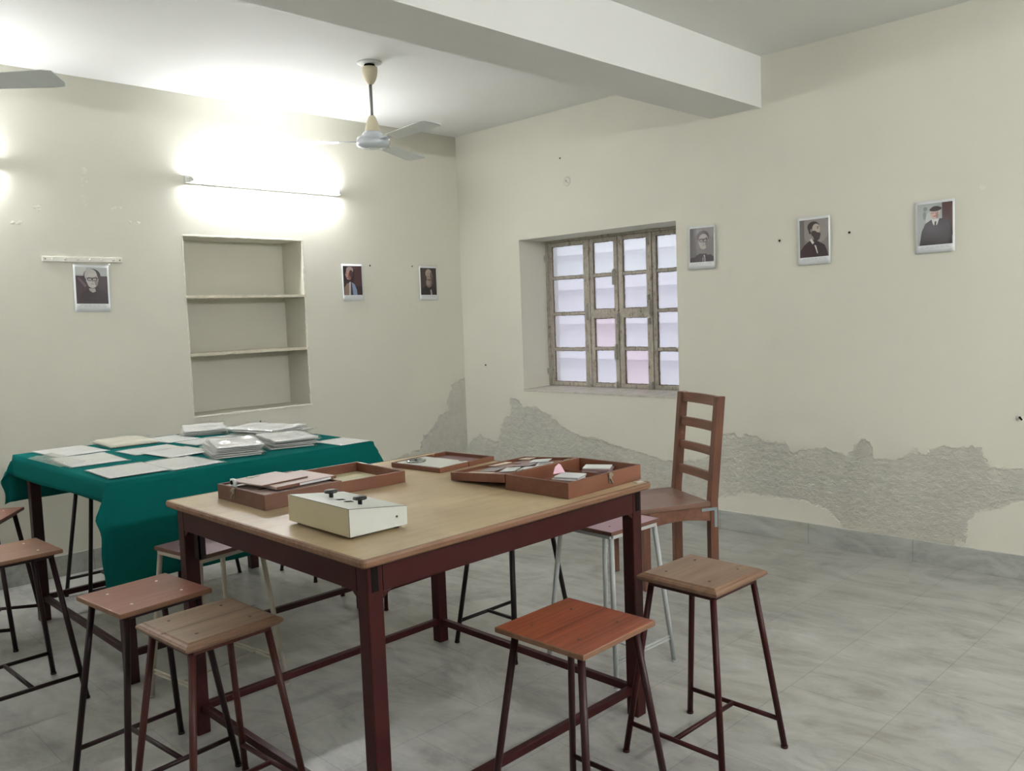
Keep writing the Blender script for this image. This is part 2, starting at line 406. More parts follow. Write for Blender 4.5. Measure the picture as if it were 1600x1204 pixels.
def pane_mat(name, tint):
    k = NT(name)
    tr = k.n('ShaderNodeBsdfTransparent', {0: tuple(tint)+(1,)}); tl = k.n('ShaderNodeBsdfTranslucent', {0: tuple(tint)+(1,)})
    gl = k.n('ShaderNodeBsdfGlossy', {1: 0.35})
    mx = k.n('ShaderNodeMixShader', {0: 0.28}); k.t.links.new(tr.outputs[0], mx.inputs[1]); k.t.links.new(tl.outputs[0], mx.inputs[2])
    m2 = k.n('ShaderNodeMixShader', {0: 0.05}); k.t.links.new(mx.outputs[0], m2.inputs[1]); k.t.links.new(gl.outputs[0], m2.inputs[2])
    k.t.links.new(m2.outputs[0], k.out.inputs[0]); return k.m
M_pane = pane_mat('frosted_pane', (0.94, 0.95, 0.965)); M_pane_pink = pane_mat('frosted_pane_pink', (0.95, 0.905, 0.92)); M_pane_top = pane_mat('frosted_pane_clear', (0.94, 0.97, 0.97))

win = thing('window_1', None, None, (0.34, 0, 0)); win['kind'] = 'structure'
FX = 0.028
def fbox(bm, y0, y1, z0, z1, x0=-FX, x1=FX, m=0): bm_box(bm, x0, x1, y0, y1, z0, z1, m)
bm = bmesh.new()   # fixed outer frame
fbox(bm, -0.7155, -0.735, WZ0, WZ1, -0.035, 0.035); fbox(bm, -2.207, -2.185, WZ0, WZ1, -0.035, 0.035)
fbox(bm, -0.735, -2.185, WZ0, WZ0+0.018, -0.035, 0.035); fbox(bm, -0.735, -2.185, WZ1-0.018, WZ1, -0.035, 0.035)
fbox(bm, -1.150, -1.780, 1.448, 1.475, -0.024, 0.02); fbox(bm, -1.152, -1.176, WZ0+.018, WZ1-.018, -0.034, 0.03); fbox(bm, -1.752, -1.778, WZ0+.018, WZ1-.018, -0.034, 0.03)
obj('window_frame', bm, M_frame, win, bevel=0.003)
def casement(y0, y1, z0, z1, bars, wl, wr, mats):
    """y0 is the left edge in view (nearer the corner)"""
    bm = bmesh.new()
    fbox(bm, y0, y0-wl, z0, z1, -0.026, 0.012); fbox(bm, y1+wr, y1, z0, z1, -0.026, 0.012)
    fbox(bm, y0-wl, y1+wr, z0, z0+0.028, -0.026, 0.012); fbox(bm, y0-wl, y1+wr, z1-0.03, z1, -0.026, 0.012)
    for b in bars: fbox(bm, y0-wl, y1+wr, b-0.011, b+0.011, -0.022, 0.008)
    ss = obj('window_sash', bm, M_frame, win, bevel=0.002)
    bm = bmesh.new()
    zs = [z0+0.028] + [q for b in bars for q in (b-0.011, b+0.011)] + [z1-0.03]
    rnd = random.Random(int(abs(y0)*1000+z0*10))
    for i in range(0, len(zs), 2):
        a, b = zs[i], zs[i+1]
        yl, yr = y0-wl, y1+wr
        # ragged putty fillet round each pane
        for (p, q, ax) in (((yl, a), (yl, b), 0), ((yr, a), (yr, b), 0), ((yl, a), (yr, a), 1), ((yl, b), (yr, b), 1)):
            n = 14
            for s in range(n):
                ya = p[0]+(q[0]-p[0])*s/n; yb = p[0]+(q[0]-p[0])*(s+1)/n; za = p[1]+(q[1]-p[1])*s/n; zb = p[1]+(q[1]-p[1])*(s+1)/n
                w = rnd.uniform(0.002, 0.006)
                if ax == 0: bm_box(bm, -0.013, -0.004, ya-w, ya+w, za, zb)
                else: bm_box(bm, -0.013, -0.004, ya, yb, za-w, za+w)
        obj('pane', box(-0.0045, -0.0015, yl, yr, a, b), mats[i//2], ss)
    obj('putty', bm, M_grime, ss)
casement(-0.737, -1.150, WZ0+.02, WZ1-.02, (1.181, 1.471, 1.763), 0.034, 0.038, (M_pane, M_pane, M_pane, M_pane_top))
casement(-1.178, -1.452, WZ0+.02, 1.455, (1.186,), 0.03, 0.034, (M_pane, M_pane_pink))
casement(-1.178, -1.452, 1.468, WZ1-.02, (1.762,), 0.03, 0.034, (M_pane, M_pane_top))
casement(-1.462, -1.750, WZ0+.02, 1.455, (1.186,), 0.038, 0.026, (M_pane_pink, M_pane))
casement(-1.462, -1.750, 1.468, WZ1-.02, (1.762,), 0.038, 0.026, (M_pane, M_pane_top))
casement(-1.780, -2.183, WZ0+.02, WZ1-.02, (1.181, 1.471, 1.763), 0.03, 0.03, (M_pane, M_pane, M_pane, M_pane_top))
def latch(y, z, h, w=0.018):
    bm = bmesh.new(); bm_box(bm, -0.05, -0.024, y-w/2, y+w/2, z-h/2, z+h/2); bm_tube(bm, (-0.052, y, z-h*.4), (-0.052, y, z+h*.4), 0.006, None, 8)
    obj('window_bolt', bm, M_hinge, win, bevel=0.002)
for y, z, h in ((-0.722, 1.93, .05), (-0.722, 1.00, .05), (-1.152, 1.48, .13), (-1.176, 0.93, .05), (-1.16, 0.90, .05), (-1.425, 1.74, .12), (-1.43, 1.16, .12), (-1.43, 0.90, .06), (-1.458, 1.42, .09), (-1.75, 1.98, .045), (-1.75, 1.57, .045), (-1.75, 1.395, .045), (-1.765, 1.49, .12), (-1.765, 0.905, .07)):
    latch(y, z, h)
# sill slab
M_sill = plain('grimy_white_sill', (0.55, 0.52, 0.46), 0.6, vary=0.35, scale=14, bump=0.2)
bm = bmesh.new(); rnd = random.Random(5); n = 40; rings = []
for i in range(n+1):
    y = WY1+0.002 + (WY0-WY1-0.004)*i/n; j = rnd.uniform(-.0015, .0015)
    rings.append([bm.verts.new(q) for q in ((-0.006+j, y, 0.856), (-0.006+j, y, WZ0+0.004+j), (0.30, y, WZ0+0.014), (0.30, y, 0.856))])
for A, B in zip(rings, rings[1:]):
    for i in range(4): bm.faces.new((A[i], A[(i+1) % 4], B[(i+1) % 4], B[i]))
bm.faces.new(rings[0]); bm.faces.new(rings[-1])
for v in bm.verts: v.co.x -= 0.34
obj('window_sill', bm, M_sill, win)

# translucent louvred screen outside the glass
M_louvre = NT('translucent_louvre'); k = M_louvre
d_ = k.n('ShaderNodeBsdfDiffuse', {0: (0.90, 0.885, 0.92, 1)}); tl = k.n('ShaderNodeBsdfTranslucent', {0: (0.93, 0.92, 0.95, 1)})
mx = k.n('ShaderNodeMixShader', {0: 0.62}); k.t.links.new(d_.outputs[0], mx.inputs[1]); k.t.links.new(tl.outputs[0], mx.inputs[2]); k.t.links.new(mx.outputs[0], k.out.inputs[0])
M_louvre = k.m
lv = thing('louvred_screen', 'pale translucent louvred screen outside the window glass', 'screen', (0.47, -1.46, 0.80))
for i in range(5):
    z = 0.0 + 0.285*i - 0.06; bm = bmesh.new(); seg = 10; pts = []
    for s in range(seg+1):
        u = s/seg; pts.append((0.05*(1-u) - 0.015*math.sin(PI*u), z + 0.345*u))
    for y0, y1 in ((-0.80, 0.80),):
        A = [bm.verts.new((x, y0, zz)) for x, zz in pts]+[bm.verts.new((x+0.004, y0, zz)) for x, zz in pts[::-1]]
        B = [bm.verts.new((x, y1, zz+0.015)) for x, zz in pts]+[bm.verts.new((x+0.004, y1, zz+0.015)) for x, zz in pts[::-1]]
        n = len(A); bm.faces.new(A); bm.faces.new(B[::-1])
        for j in range(n): bm.faces.new((A[j], B[j], B[(j+1) % n], A[(j+1) % n]))
    bm_box(bm, 0.046, 0.058, -0.80, 0.80, z-0.004, z+0.004)
    obj('louvre', bm, M_louvre, lv)
for y in (-0.81, 0.81):
    bm = bmesh.new(); bm_box(bm, -0.0, 0.07, y-0.012, y+0.012, -0.10, 1.42); obj('louvre_rail', bm, M_frame, lv)

# ------------------------------------------------------------------ tube lights
def tube_mat(name, strength):
    k = NT(name); e = k.n('ShaderNodeEmission', {0: (0.985, 0.985, 1.035, 1), 1: strength}); k.t.links.new(e.outputs[0], k.out.inputs[0]); return k.m
M_tube = tube_mat('lit_tube', TUBE_STRENGTH); M_tube_front = tube_mat('lit_tube_front', TUBE_STRENGTH_FRONT); M_tube_fill = tube_mat('added_tube_fill', 34.0)
M_batten = plain('white_batten', (0.75, 0.76, 0.72), 0.4, vary=0.04)
def tube_light(xc, yc, z, rz, label):
    t = thing('tube_light', label, 'tube light', (xc, yc, z), rz, 'fluorescent tube lights on the walls')
    bm = bmesh.new(); bm_box(bm, -0.60, 0.60, -0.028, 0.0, -0.022, 0.022); obj('batten', bm, M_batten, t, bevel=0.004)
    bm = bmesh.new(); bm_tube(bm, (-0.56, -0.055, 0), (0.56, -0.055, 0), 0.014, None, 16); obj('tube', bm, M_tube if yc == 0 else (M_tube_fill if xc == XL else M_tube_front), t)
    for s in (-1, 1):
        bm = bmesh.new(); bm_tube(bm, (s*0.575, -0.055, 0), (s*0.559, -0.055, 0), 0.0145, None, 14); bm_box(bm, s*0.566, s*0.590, -0.064, -0.024, -0.016, 0.016)
        obj('end_holder', bm, M_batten, t, bevel=0.002)
tube_light(-1.803, 0, 2.44, 0, 'lit fluorescent tube on the back wall above the shelved niche')
tube_light(-4.09, 0, 2.44, 0, 'lit fluorescent tube at the left end of the back wall, mostly out of frame')
tube_light(-1.5, YF, 2.44, PI, 'lit fluorescent tube on the wall behind the camera, toward the window side')
tube_light(-3.3, YF, 2.44, PI, 'lit fluorescent tube on the wall behind the camera, away from the window')
tube_light(XL, -1.6, 2.44, PI/2, 'added fluorescent tube on the left wall, out of frame, brightening the room')  # added unseen tube, evens out the room's brightness from the left

# ------------------------------------------------------------------ ceiling fans
M_fan = plain('white_fan_enamel', (0.60, 0.66, 0.70), 0.18, vary=0.03, coat=0.5)
M_cream_pl = plain('cream_fan_plastic', (0.70, 0.63, 0.45), 0.4, vary=0.06)
M_rod = plain('grey_steel_rod', (0.30, 0.30, 0.30), 0.35, metal=0.8)
M_blade = plain('grey_white_blade', (0.72, 0.76, 0.74), 0.3, vary=0.06)
def fan(x, y, zb, az, label, pitch=-15):
    t = thing('ceiling_fan', label, 'ceiling fan', (x, y, H), 0)
    d = zb - H
    bm = bmesh.new(); bm_lathe(bm, [(0, 0), (0.072, 0), (0.072, -0.006), (0.05, -0.010), (0, -0.010)]); obj('ceiling_plate', bm, M_ceil, t)
    bm = bmesh.new(); bm_lathe(bm, [(0.030, -0.010), (0.034, -0.02), (0.0, -0.02)], seg=20); obj('hook', bm, M_hole, t)
    bm = bmesh.new(); bm_lathe(bm, [(0.030, -0.025), (0.046, -0.028), (0.047, -0.05), (0.043, -0.078), (0.033, -0.105), (0.020, -0.122), (0.012, -0.128), (0.0, -0.128)]); obj('upper_canopy', bm, M_cream_pl, t)
    bm = bmesh.new(); bm_tube(bm, (0, 0, -0.12), (0, 0, d+0.14), 0.0095, None, 14); obj('down_rod', bm, M_rod, t)
    bm = bmesh.new(); bm_lathe(bm, [(0.0, d+0.145), (0.014, d+0.145), (0.022, d+0.135), (0.036, d+0.10), (0.045, d+0.06), (0.048, d+0.046), (0.0, d+0.046)]); obj('lower_canopy', bm, M_cream_pl, t)
    bm = bmesh.new(); bm_lathe(bm, [(0.0, d+0.05), (0.055, d+0.048), (0.066, d+0.03), (0.072, d+0.018), (0.094, d+0.014), (0.100, d+0.004), (0.100, d-0.020), (0.094, d-0.034), (0.07, d-0.043), (0.03, d-0.048), (0.0, d-0.048)], seg=40); obj('motor', bm, M_fan, t)
    for q in range(3):
        a = az + q*2*PI/3; R = Matrix.Rotation(a, 4, 'Z') @ Matrix.Translation((0, 0, d-0.012)) @ Matrix.Rotation(math.radians(pitch), 4, 'X')
        bm = bmesh.new()
        poly = [(0.20, -0.052), (0.58, -0.066), (0.615, -0.055), (0.62, 0.035), (0.605, 0.062), (0.56, 0.068), (0.20, 0.052)]
        bm_prism(bm, poly, -0.0015, 0.0015, R)
        b = obj('blade', bm, M_blade, t, bevel=0.001)
        bm = bmesh.new(); bm_prism(bm, [(0.085, -0.018), (0.17, -0.016), (0.25, -0.036), (0.25, 0.036), (0.17, 0.016), (0.085, 0.018)], 0.0018, 0.0048, R)
        obj('blade_bracket', bm, M_fan, b)
fan(-1.805, -1.29, 2.546, math.radians(146), 'white ceiling fan hanging in front of the room corner', -5)
fan(-4.12, -1.335, 2.50, math.radians(-47), 'second ceiling fan with one grey blade reaching in at the top left')

# ------------------------------------------------------------------ laminated portrait prints
M_paper = plain('print_paper', (0.80, 0.82, 0.82), 0.5, vary=0.03)
M_print_line = plain('caption_ink', (0.42, 0.42, 0.44), 0.6)
def film_mat(name, fac=0.10, rough=0.08, graze=0.5):
    k = NT(name)
    tr = k.n('ShaderNodeBsdfTransparent', {0: (0.99, 0.995, 0.995, 1)}); gl = k.n('ShaderNodeBsdfGlossy', {0: (1, 1, 1, 1), 1: rough})
    fr = k.n('ShaderNodeLayerWeight', {0: 0.5}); f = k.math('ADD', k.math('MULTIPLY', k.math('POWER', fr.outputs[1], 4.0), graze), fac, clamp=True)
    mx = k.n('ShaderNodeMixShader', {0: f}); k.t.links.new(tr.outputs[0], mx.inputs[1]); k.t.links.new(gl.outputs[0], mx.inputs[2])
    k.t.links.new(mx.outputs[0], k.out.inputs[0]); return k.m
M_film = film_mat('laminate_film', 0.004, 0.12, 0.2)
M_sleeve = film_mat('plastic_sleeve_film', 0.075, 0.06)
_ink = {}
def ink(rgb):
    key = tuple(rgb)
    if key not in _ink: _ink[key] = plain('photo_tone_%d_%d_%d' % key, srgb(*rgb), 0.45, vary=0.06, scale=60)
    return _ink[key]
def ell(cx, cy, rx, ry, n=22, rot=0.0, a0=0, a1=2*PI):
    out = []
    for i in range(n):
        t = a0 + (a1-a0)*i/n; x, y = rx*math.cos(t), ry*math.sin(t)
        out.append((cx + x*math.cos(rot) - y*math.sin(rot), cy + x*math.sin(rot) + y*math.cos(rot)))
    return out
def print_thing(plane, a, zc, w, h, tilt, label, layers, bend=0.004, curl=0.0):
    """a, zc = centre on the wall; local x to the right, z up, -y out of the wall. layers: (rgb, polygon in 0..1 picture space)"""
    loc = (a, -0.004, zc) if plane == 'A' else (-0.004, a, zc)
    t = thing('laminated_print', label, 'print', loc, 0 if plane == 'A' else -PI/2, 'portrait prints taped round the walls')
    T = Matrix.Rotation(tilt, 4, 'Y')
    def bendy(x, z): return -0.0035 - bend*(2*x/w)**2*0.6 - curl*max(0, -z/h)**2
    def sheet(x0, x1, z0, z1, off, n=8):
        bm = bmesh.new(); g = {}
        for i in range(n+1):
            for j in range(n+1):
                x = x0+(x1-x0)*i/n; z = z0+(z1-z0)*j/n
                for s, dy in ((0, 0), (1, 0.0004)): g[i, j, s] = bm.verts.new(T @ Vector((x, bendy(x, z)-off+dy, z)))
        for i in range(n):
            for j in range(n):
                bm.faces.new((g[i, j, 0], g[i+1, j, 0], g[i+1, j+1, 0], g[i, j+1, 0])); bm.faces.new((g[i, j, 1], g[i, j+1, 1], g[i+1, j+1, 1], g[i+1, j, 1]))
        for i in range(n):
            for (p, q) in (((i, 0), (i+1, 0)), ((i+1, n), (i, n)), ((0, i+1), (0, i)), ((n, i), (n, i+1))):
                bm.faces.new((g[p[0], p[1], 0], g[p[0], p[1], 1], g[q[0], q[1], 1], g[q[0], q[1], 0]))
        return bm
    pw, ph = w*0.93, h*0.90
    paper = obj('paper', sheet(-pw/2, pw/2, -h/2+0.008, h/2-0.012, 0.0), M_paper, t, smooth=True)
    # photograph
    X0, X1 = -pw/2+0.012, pw/2-0.010; Z1 = h/2-0.026; Z0 = Z1 - 0.222
    mats = []; bm = bmesh.new()
    for li, (rgb, poly) in enumerate(layers):
        m = ink(rgb)
        if m not in mats: mats.append(m)
        mi = mats.index(m)
        # cut the polygon into vertical strips so it follows the bend
        b2 = bmesh.new(); vs = [b2.verts.new((min(1, max(0, x)), 0, min(1, max(0, y)))) for x, y in poly]
        try: f = b2.faces.new(vs)
        except ValueError: b2.free(); continue
        for c in (0.2, 0.4, 0.6, 0.8):
            bmesh.ops.bisect_plane(b2, geom=b2.verts[:]+b2.edges[:]+b2.faces[:], plane_co=(c, 0, 0), plane_no=(1, 0, 0))
        mp = {}
        for v in b2.verts:
            x = X0+(X1-X0)*v.co.x; z = Z0+(Z1-Z0)*v.co.z
            mp[v] = bm.verts.new(T @ Vector((x, bendy(x, z)-0.0004-0.00012*(li+1), z)))
        for f in b2.faces:
            try: nf = bm.faces.new([mp[v] for v in f.verts]); nf.material_index = mi
            except ValueError: pass
        b2.free()
    obj('photograph', bm, mats, paper, recalc=True)
    bm = bmesh.new()
    for i, (l, r) in enumerate(((0.10, 0.90), (0.05, 0.95))):
        z = Z0-0.010-i*0.007; x0 = X0+(X1-X0)*l; x1 = X0+(X1-X0)*r; n = 6
        for s in range(n):
            xa = x0+(x1-x0)*s/n; xb = x0+(x1-x0)*(s+0.82)/n
            q = [bm.verts.new(T @ Vector((x, bendy(x, zz)-0.0008, zz))) for x, zz in ((xa, z), (xb, z), (xb, z+0.0018), (xa, z+0.0018))]; bm.faces.new(q)
    obj('caption', bm, M_print_line, paper)
    obj('laminate_film', sheet(-w/2, w/2, -h/2, h/2, 0.0030), M_film, t, smooth=True)
    return t

BG = [(0, 0), (1, 0), (1, 1), (0, 1)]
def face_bits(cx, cy, s, skin, shade, glasses=False, dark=(60, 45, 48), look=0.0):
    L = [(skin, ell(cx, cy, 0.155*s, 0.155*s*1.0*0.98)), (skin, ell(cx, cy-0.07*s, 0.125*s, 0.115*s)),
         (shade, ell(cx+(0.10+look*0.02)*s, cy-0.03*s, 0.045*s, 0.11*s)),
         (shade, [(cx-0.02*s+look*.04, cy-0.055*s), (cx+0.03*s+look*.04, cy-0.055*s), (cx+0.005*s+look*.04, cy+0.01*s)]),
         (dark, ell(cx-0.06*s+look*.03, cy+0.012*s, 0.026*s, 0.010*s, 10)), (dark, ell(cx+0.055*s+look*.03, cy+0.012*s, 0.026*s, 0.010*s, 10)),
         (shade, ell(cx+look*.03, cy-0.095*s, 0.045*s, 0.009*s, 10))]
    if glasses:
        for ex in (-0.065, 0.06):
            L += [(dark, ell(cx+ex*s+look*.03, cy+0.01*s, 0.066*s, 0.042*s, 16)), (skin, ell(cx+ex*s+look*.03, cy+0.006*s, 0.044*s, 0.022*s, 14)), (dark, ell(cx+ex*s+look*.03, cy+0.008*s, 0.016*s, 0.009*s, 8))]
        L += [(dark, [(cx-0.15*s, cy+0.028*s), (cx+0.15*s, cy+0.028*s), (cx+0.15*s, cy+0.042*s), (cx-0.15*s, cy+0.042*s)])]
    return L
# 1: bald man in glasses, dark jumper, dark sofa
L1 = [((176, 178, 176), BG), ((196, 196, 192), [(0, .8), (.35, .8), (.35, 1), (0, 1)]), ((70, 48, 56), [(0, 0), (1, 0), (1, .76), (0, .76)]), ((110, 90, 96), [(.05, .70), (.12, .72), (.34, .50), (.28, .44)]),
      ((52, 34, 44), [(0.05, 0), (1, 0), (.98, .22), (.86, .38), (.66, .44), (.44, .44), (.22, .34), (.08, .18)]), ((60, 52, 54), ell(.52, .77, .27, .19)), ((182, 178, 174), ell(.48, .78, .20, .175)), ((168, 160, 156), [(.40, .42), (.60, .42), (.62, .34), (.52, .30), (.42, .36)])] + face_bits(.52, .66, 1.25, (190, 184, 180), (140, 130, 130), True)
print_thing('A', -1.010, 0.577*3, 0, 0, 0, '', []) if False else None
print_thing('A', -3.030, 1.733, 0.222, 0.305, 0.02, 'laminated portrait print of a bald man in glasses under the hook rail', L1)
# 2: profile, brown jacket, blue shirt
L2 = [((58, 38, 42), BG), ((84, 54, 56), [(.55, .3), (1, .3), (1, 1), (.62, 1)]), ((96, 70, 66), [(.2, .85), (.75, .9), (.8, 1), (.2, 1)]),
      ((150, 124, 108), [(.02, 0), (.30, 0), (.34, .42), (.18, .40), (.04, .26)]), ((196, 196, 200), [(.28, 0), (.36, 0), (.40, .46), (.30, .44)]), ((70, 50, 60), [(.36, 0), (.52, 0), (.46, .34), (.40, .44)]), ((140, 158, 190), [(.50, .0), (.72, .0), (.70, .18), (.60, .36), (.50, .42), (.44, .44), (.46, .3)]),
      ((178, 160, 156), ell(.36, .86, .19, .12)), ((190, 150, 138), ell(.26, .70, .13, .17)), ((190, 150, 138), [(.10, .70), (.16, .78), (.16, .66)]), ((150, 96, 90), ell(.34, .64, .09, .13)), ((96, 60, 58), ell(.42, .74, .10, .12)), ((120, 70, 66), ell(.20, .60, .05, .012, 10)), ((60, 40, 40), ell(.18, .745, .03, .01, 8))]
print_thing('A', -1.122, 1.772, 0.206, 0.300, 0.0, 'laminated colour print of a white haired man in profile, right of the niche', L2)
# 3: bearded man
L3 = [((58, 42, 42), BG), ((76, 58, 54), ell(.35, .6, .5, .4)), ((46, 34, 36), [(0, 0), (1, 0), (1, .22), (.8, .34), (.6, .40), (.35, .36), (.1, .22)]), ((186, 178, 170), [(.62, .0), (.72, .0), (.68, .20), (.60, .18)]),
      ((176, 162, 150), ell(.52, .80, .20, .16)), ((170, 152, 140), ell(.56, .66, .17, .20)), ((120, 100, 90), ell(.68, .70, .07, .16)), ((60, 44, 42), ell(.50, .68, .04, .014, 8)), ((60, 44, 42), ell(.64, .68, .04, .014, 8)), ((132, 116, 106), ell(.52, .36+.08, .19, .17)), ((160, 146, 136), ell(.48, .46, .12, .11)), ((110, 92, 86), ell(.56, .55, .10, .03))]
print_thing('A', -0.371, 1.768, 0.205, 0.298, 0.005, 'laminated portrait print of a bearded man, nearest the room corner', L3)
# 4: man in glasses, dark suit
L4 = [((128, 122, 120), BG), ((108, 100, 100), [(0, 0), (.3, 0), (.3, 1), (0, 1)]), ((142, 136, 134), [(.6, .3), (1, .3), (1, 1), (.6, 1)]), ((56, 40, 46), [(0, 0), (1, 0), (1, .22), (.86, .34), (.66, .40), (.40, .42), (.22, .38), (.04, .22)]), ((206, 202, 198), [(.24, .38), (.30, .38), (.66, .06), (.60, .0), (.56, .04)]), ((206, 202, 198), [(.50, .22), (.62, .20), (.64, .0), (.54, .0)]), ((50, 38, 42), [(.55, .16), (.60, .16), (.61, .0), (.55, .0)]),
      ((74, 60, 62), ell(.54, .74, .26, .18)), ((176, 168, 162), ell(.56, .68, .18, .13))] + face_bits(.56, .62, 1.35, (184, 176, 170), (128, 116, 112), True)
print_thing('B', -2.413, 1.876, 0.220, 0.302, 0.01, 'glossy laminated print of a man in glasses beside the window', L4, bend=0.010, curl=0.01)
# 5: bearded man in profile facing right
L5 = [((128, 120, 114), BG), ((146, 138, 132), ell(.55, .75, .5, .4)), ((110, 102, 98), [(0, 0), (.16, 0), (.16, 1), (0, 1)]), ((56, 34, 38), [(0, 0), (.98, 0), (.94, .16), (.86, .30), (.66, .40), (.50, .46), (.34, .44), (.14, .32), (.02, .18)]), ((208, 202, 196), [(.34, .46), (.40, .50), (.50, .38), (.44, .34)]), ((208, 202, 196), [(.50, .32), (.56, .30), (.62, .10), (.60, .08)]), ((46, 30, 34), ell(.56, .34, .06, .025, 12)),
      ((58, 44, 42), ell(.48, .80, .21, .145)), ((184, 170, 158), ell(.57, .745, .135, .135)), ((184, 170, 158), [(.66, .72), (.735, .68), (.66, .66)]), ((58, 44, 42), ell(.36, .74, .055, .13)), ((150, 128, 116), ell(.40, .71, .03, .045)), ((66, 48, 46), ell(.59, .54, .12, .115)), ((66, 48, 46), ell(.50, .62, .10, .08)), ((66, 48, 46), [(.58, .64), (.72, .63), (.73, .56), (.58, .52)]), ((50, 38, 38), ell(.63, .755, .028, .011, 8)), ((50, 38, 38), ell(.64, .79, .045, .010, 8))]
print_thing('B', -3.187, 1.852, 0.216, 0.300, -0.012, 'laminated portrait print of a dark bearded man in profile, between two wall plugs', L5, bend=0.008)
# 6: man in a beret, dark overcoat, outdoors
L6 = [((170, 176, 172), BG), ((130, 140, 132), ell(.2, .72, .05, .1)), ((120, 130, 122), ell(.22, .88, .06, .05)), ((196, 200, 196), ell(.33, .6, .10, .2)), ((84, 52, 50), [(.70, .2), (1, .2), (1, 1), (.70, 1)]), ((110, 78, 72), [(.95, .3), (1, .3), (1, .95), (.96, .9)]), ((44, 34, 38), [(.05, 0), (.98, 0), (.97, .40), (.92, .54), (.72, .62), (.42, .62), (.22, .52), (.12, .34)]), ((214, 212, 210), [(.40, .62), (.62, .62), (.56, .48), (.50, .44), (.44, .50)]), ((34, 26, 32), [(.49, .56), (.54, .56), (.53, .44), (.48, .44)]), ((196, 190, 184), ell(.51, .80, .145, .09)),
      ((208, 176, 164), ell(.49, .745, .125, .115)), ((160, 122, 114), ell(.56, .71, .04, .08)), ((70, 50, 50), ell(.44, .765, .045, .018, 10)), ((70, 50, 50), ell(.55, .765, .045, .018, 10)), ((214, 186, 176), ell(.44, .765, .03, .010, 8)), ((214, 186, 176), ell(.55, .765, .03, .010, 8)), ((150, 92, 88), ell(.49, .685, .05, .012, 10)), ((54, 40, 42), ell(.52, .855, .175, .055, 20, 0.05)), ((54, 40, 42), ell(.52, .875, .13, .05))]
print_thing('B', -3.868, 1.868, 0.216, 0.298, -0.01, 'laminated colour print of a man in beret and dark overcoat, rightmost print', L6)

# ------------------------------------------------------------------ hook rail
M_rail = plain('cream_painted_rail', (0.72, 0.71, 0.63), 0.4, vary=0.06)
t = thing('hook_rail', 'cream painted hook rail screwed to the wall above a portrait', 'hook rail', (-3.066, 0, 1.905))
bm = bmesh.new(); bm_box(bm, -0.229, 0.229, -0.012, 0, -0.016, 0.016); obj('rail', bm, M_rail, t, bevel=0.003)
for i in range(6):
    x = -0.175 + i*0.07; bm = bmesh.new()
    P = [(x, -0.012, 0.002), (x, -0.022, -0.004), (x, -0.030, 0.0), (x, -0.032, 0.010)]
    for a, b in zip(P, P[1:]): bm_tube(bm, a, b, 0.003, None, 8)
    bm_tube(bm, (x, -0.011, 0.0), (x, -0.014, 0.0), 0.008, 0.006, 10)
    obj('hook', bm, M_rail, t)
for x in (-0.213, 0.213):
    bm = bmesh.new(); bm_tube(bm, (x, -0.011, 0), (x, -0.014, 0), 0.004, 0.003, 10); obj('screw', bm, M_hole, t)

# ------------------------------------------------------------------ tables
M_maroon = plain('maroon_painted_steel', (0.037, 0.0070, 0.0066), 0.42, vary=0.25, scale=14, bump=0.05, spec=0.2)
M_maroon_dk = plain('dark_maroon_steel', (0.0288, 0.0080, 0.0080), 0.42, vary=0.2, scale=14, spec=0.25)
M_darkleg = plain('dark_brown_steel', (0.0176, 0.0076, 0.0072), 0.40, vary=0.2, scale=14, spec=0.25)
M_blackleg = plain('blackish_steel', (0.0096, 0.0056, 0.0056), 0.40, vary=0.2, scale=14, spec=0.25)
M_brownleg = plain('red_brown_steel', (0.0560, 0.0152, 0.0120), 0.45, vary=0.2, scale=14, spec=0.25)
M_greyleg = plain('pale_grey_steel', (0.40, 0.42, 0.41), 0.42, vary=0.12, scale=14)
M_beigeleg = plain('beige_white_steel', (0.42, 0.38, 0.31), 0.5, vary=0.15, scale=14)

def laminate_tan():
    k = NT('tan_laminate'); o = k.obj()
    n = k.noise(k.mapping(o, (2.2, 2.2, 1)), 2.2, 5, 0.6, 0.6); g = k.noise(o, 140, 2)
    st = k.noise(k.mapping(o, (1.2, 14, 1)), 2.5, 5, 0.6)
    c = k.ramp(k.math('ADD', k.math('MULTIPLY', n, 0.7), k.math('MULTIPLY', st, 0.3)), [(0.35, (0.36, 0.265, 0.145)), (0.52, (0.45, 0.35, 0.205)), (0.68, (0.53, 0.425, 0.265))])
    dust = k.math('MULTIPLY', k.math('SUBTRACT', k.noise(o, 3.0, 5, 0.65), 0.56), 3.0, clamp=True)
    c = k.mix(k.math('MULTIPLY', dust, 0.3), c, (0.50, 0.46, 0.38))
    speck = k.math('MULTIPLY', k.math('SUBTRACT', k.noise(o, 34, 2), 0.76), 30.0, clamp=True)
    c = k.mix(k.math('MULTIPLY', speck, 0.5), c, (0.16, 0.09, 0.05))
    r = k.math('MULTIPLY_ADD', n, 0.22, 0.26)
    p = k.principled(c, 0.35, k.bump(g, 0.03, 0.001), 0, 0.5); k.t.links.new(r, p.inputs['Roughness']); return k.m
M_tan = laminate_tan()
M_edge = wood('pale_edge_wood', (0.13, 0.060, 0.032), (0.30, 0.175, 0.10), 'x', 1.0, 0.55)

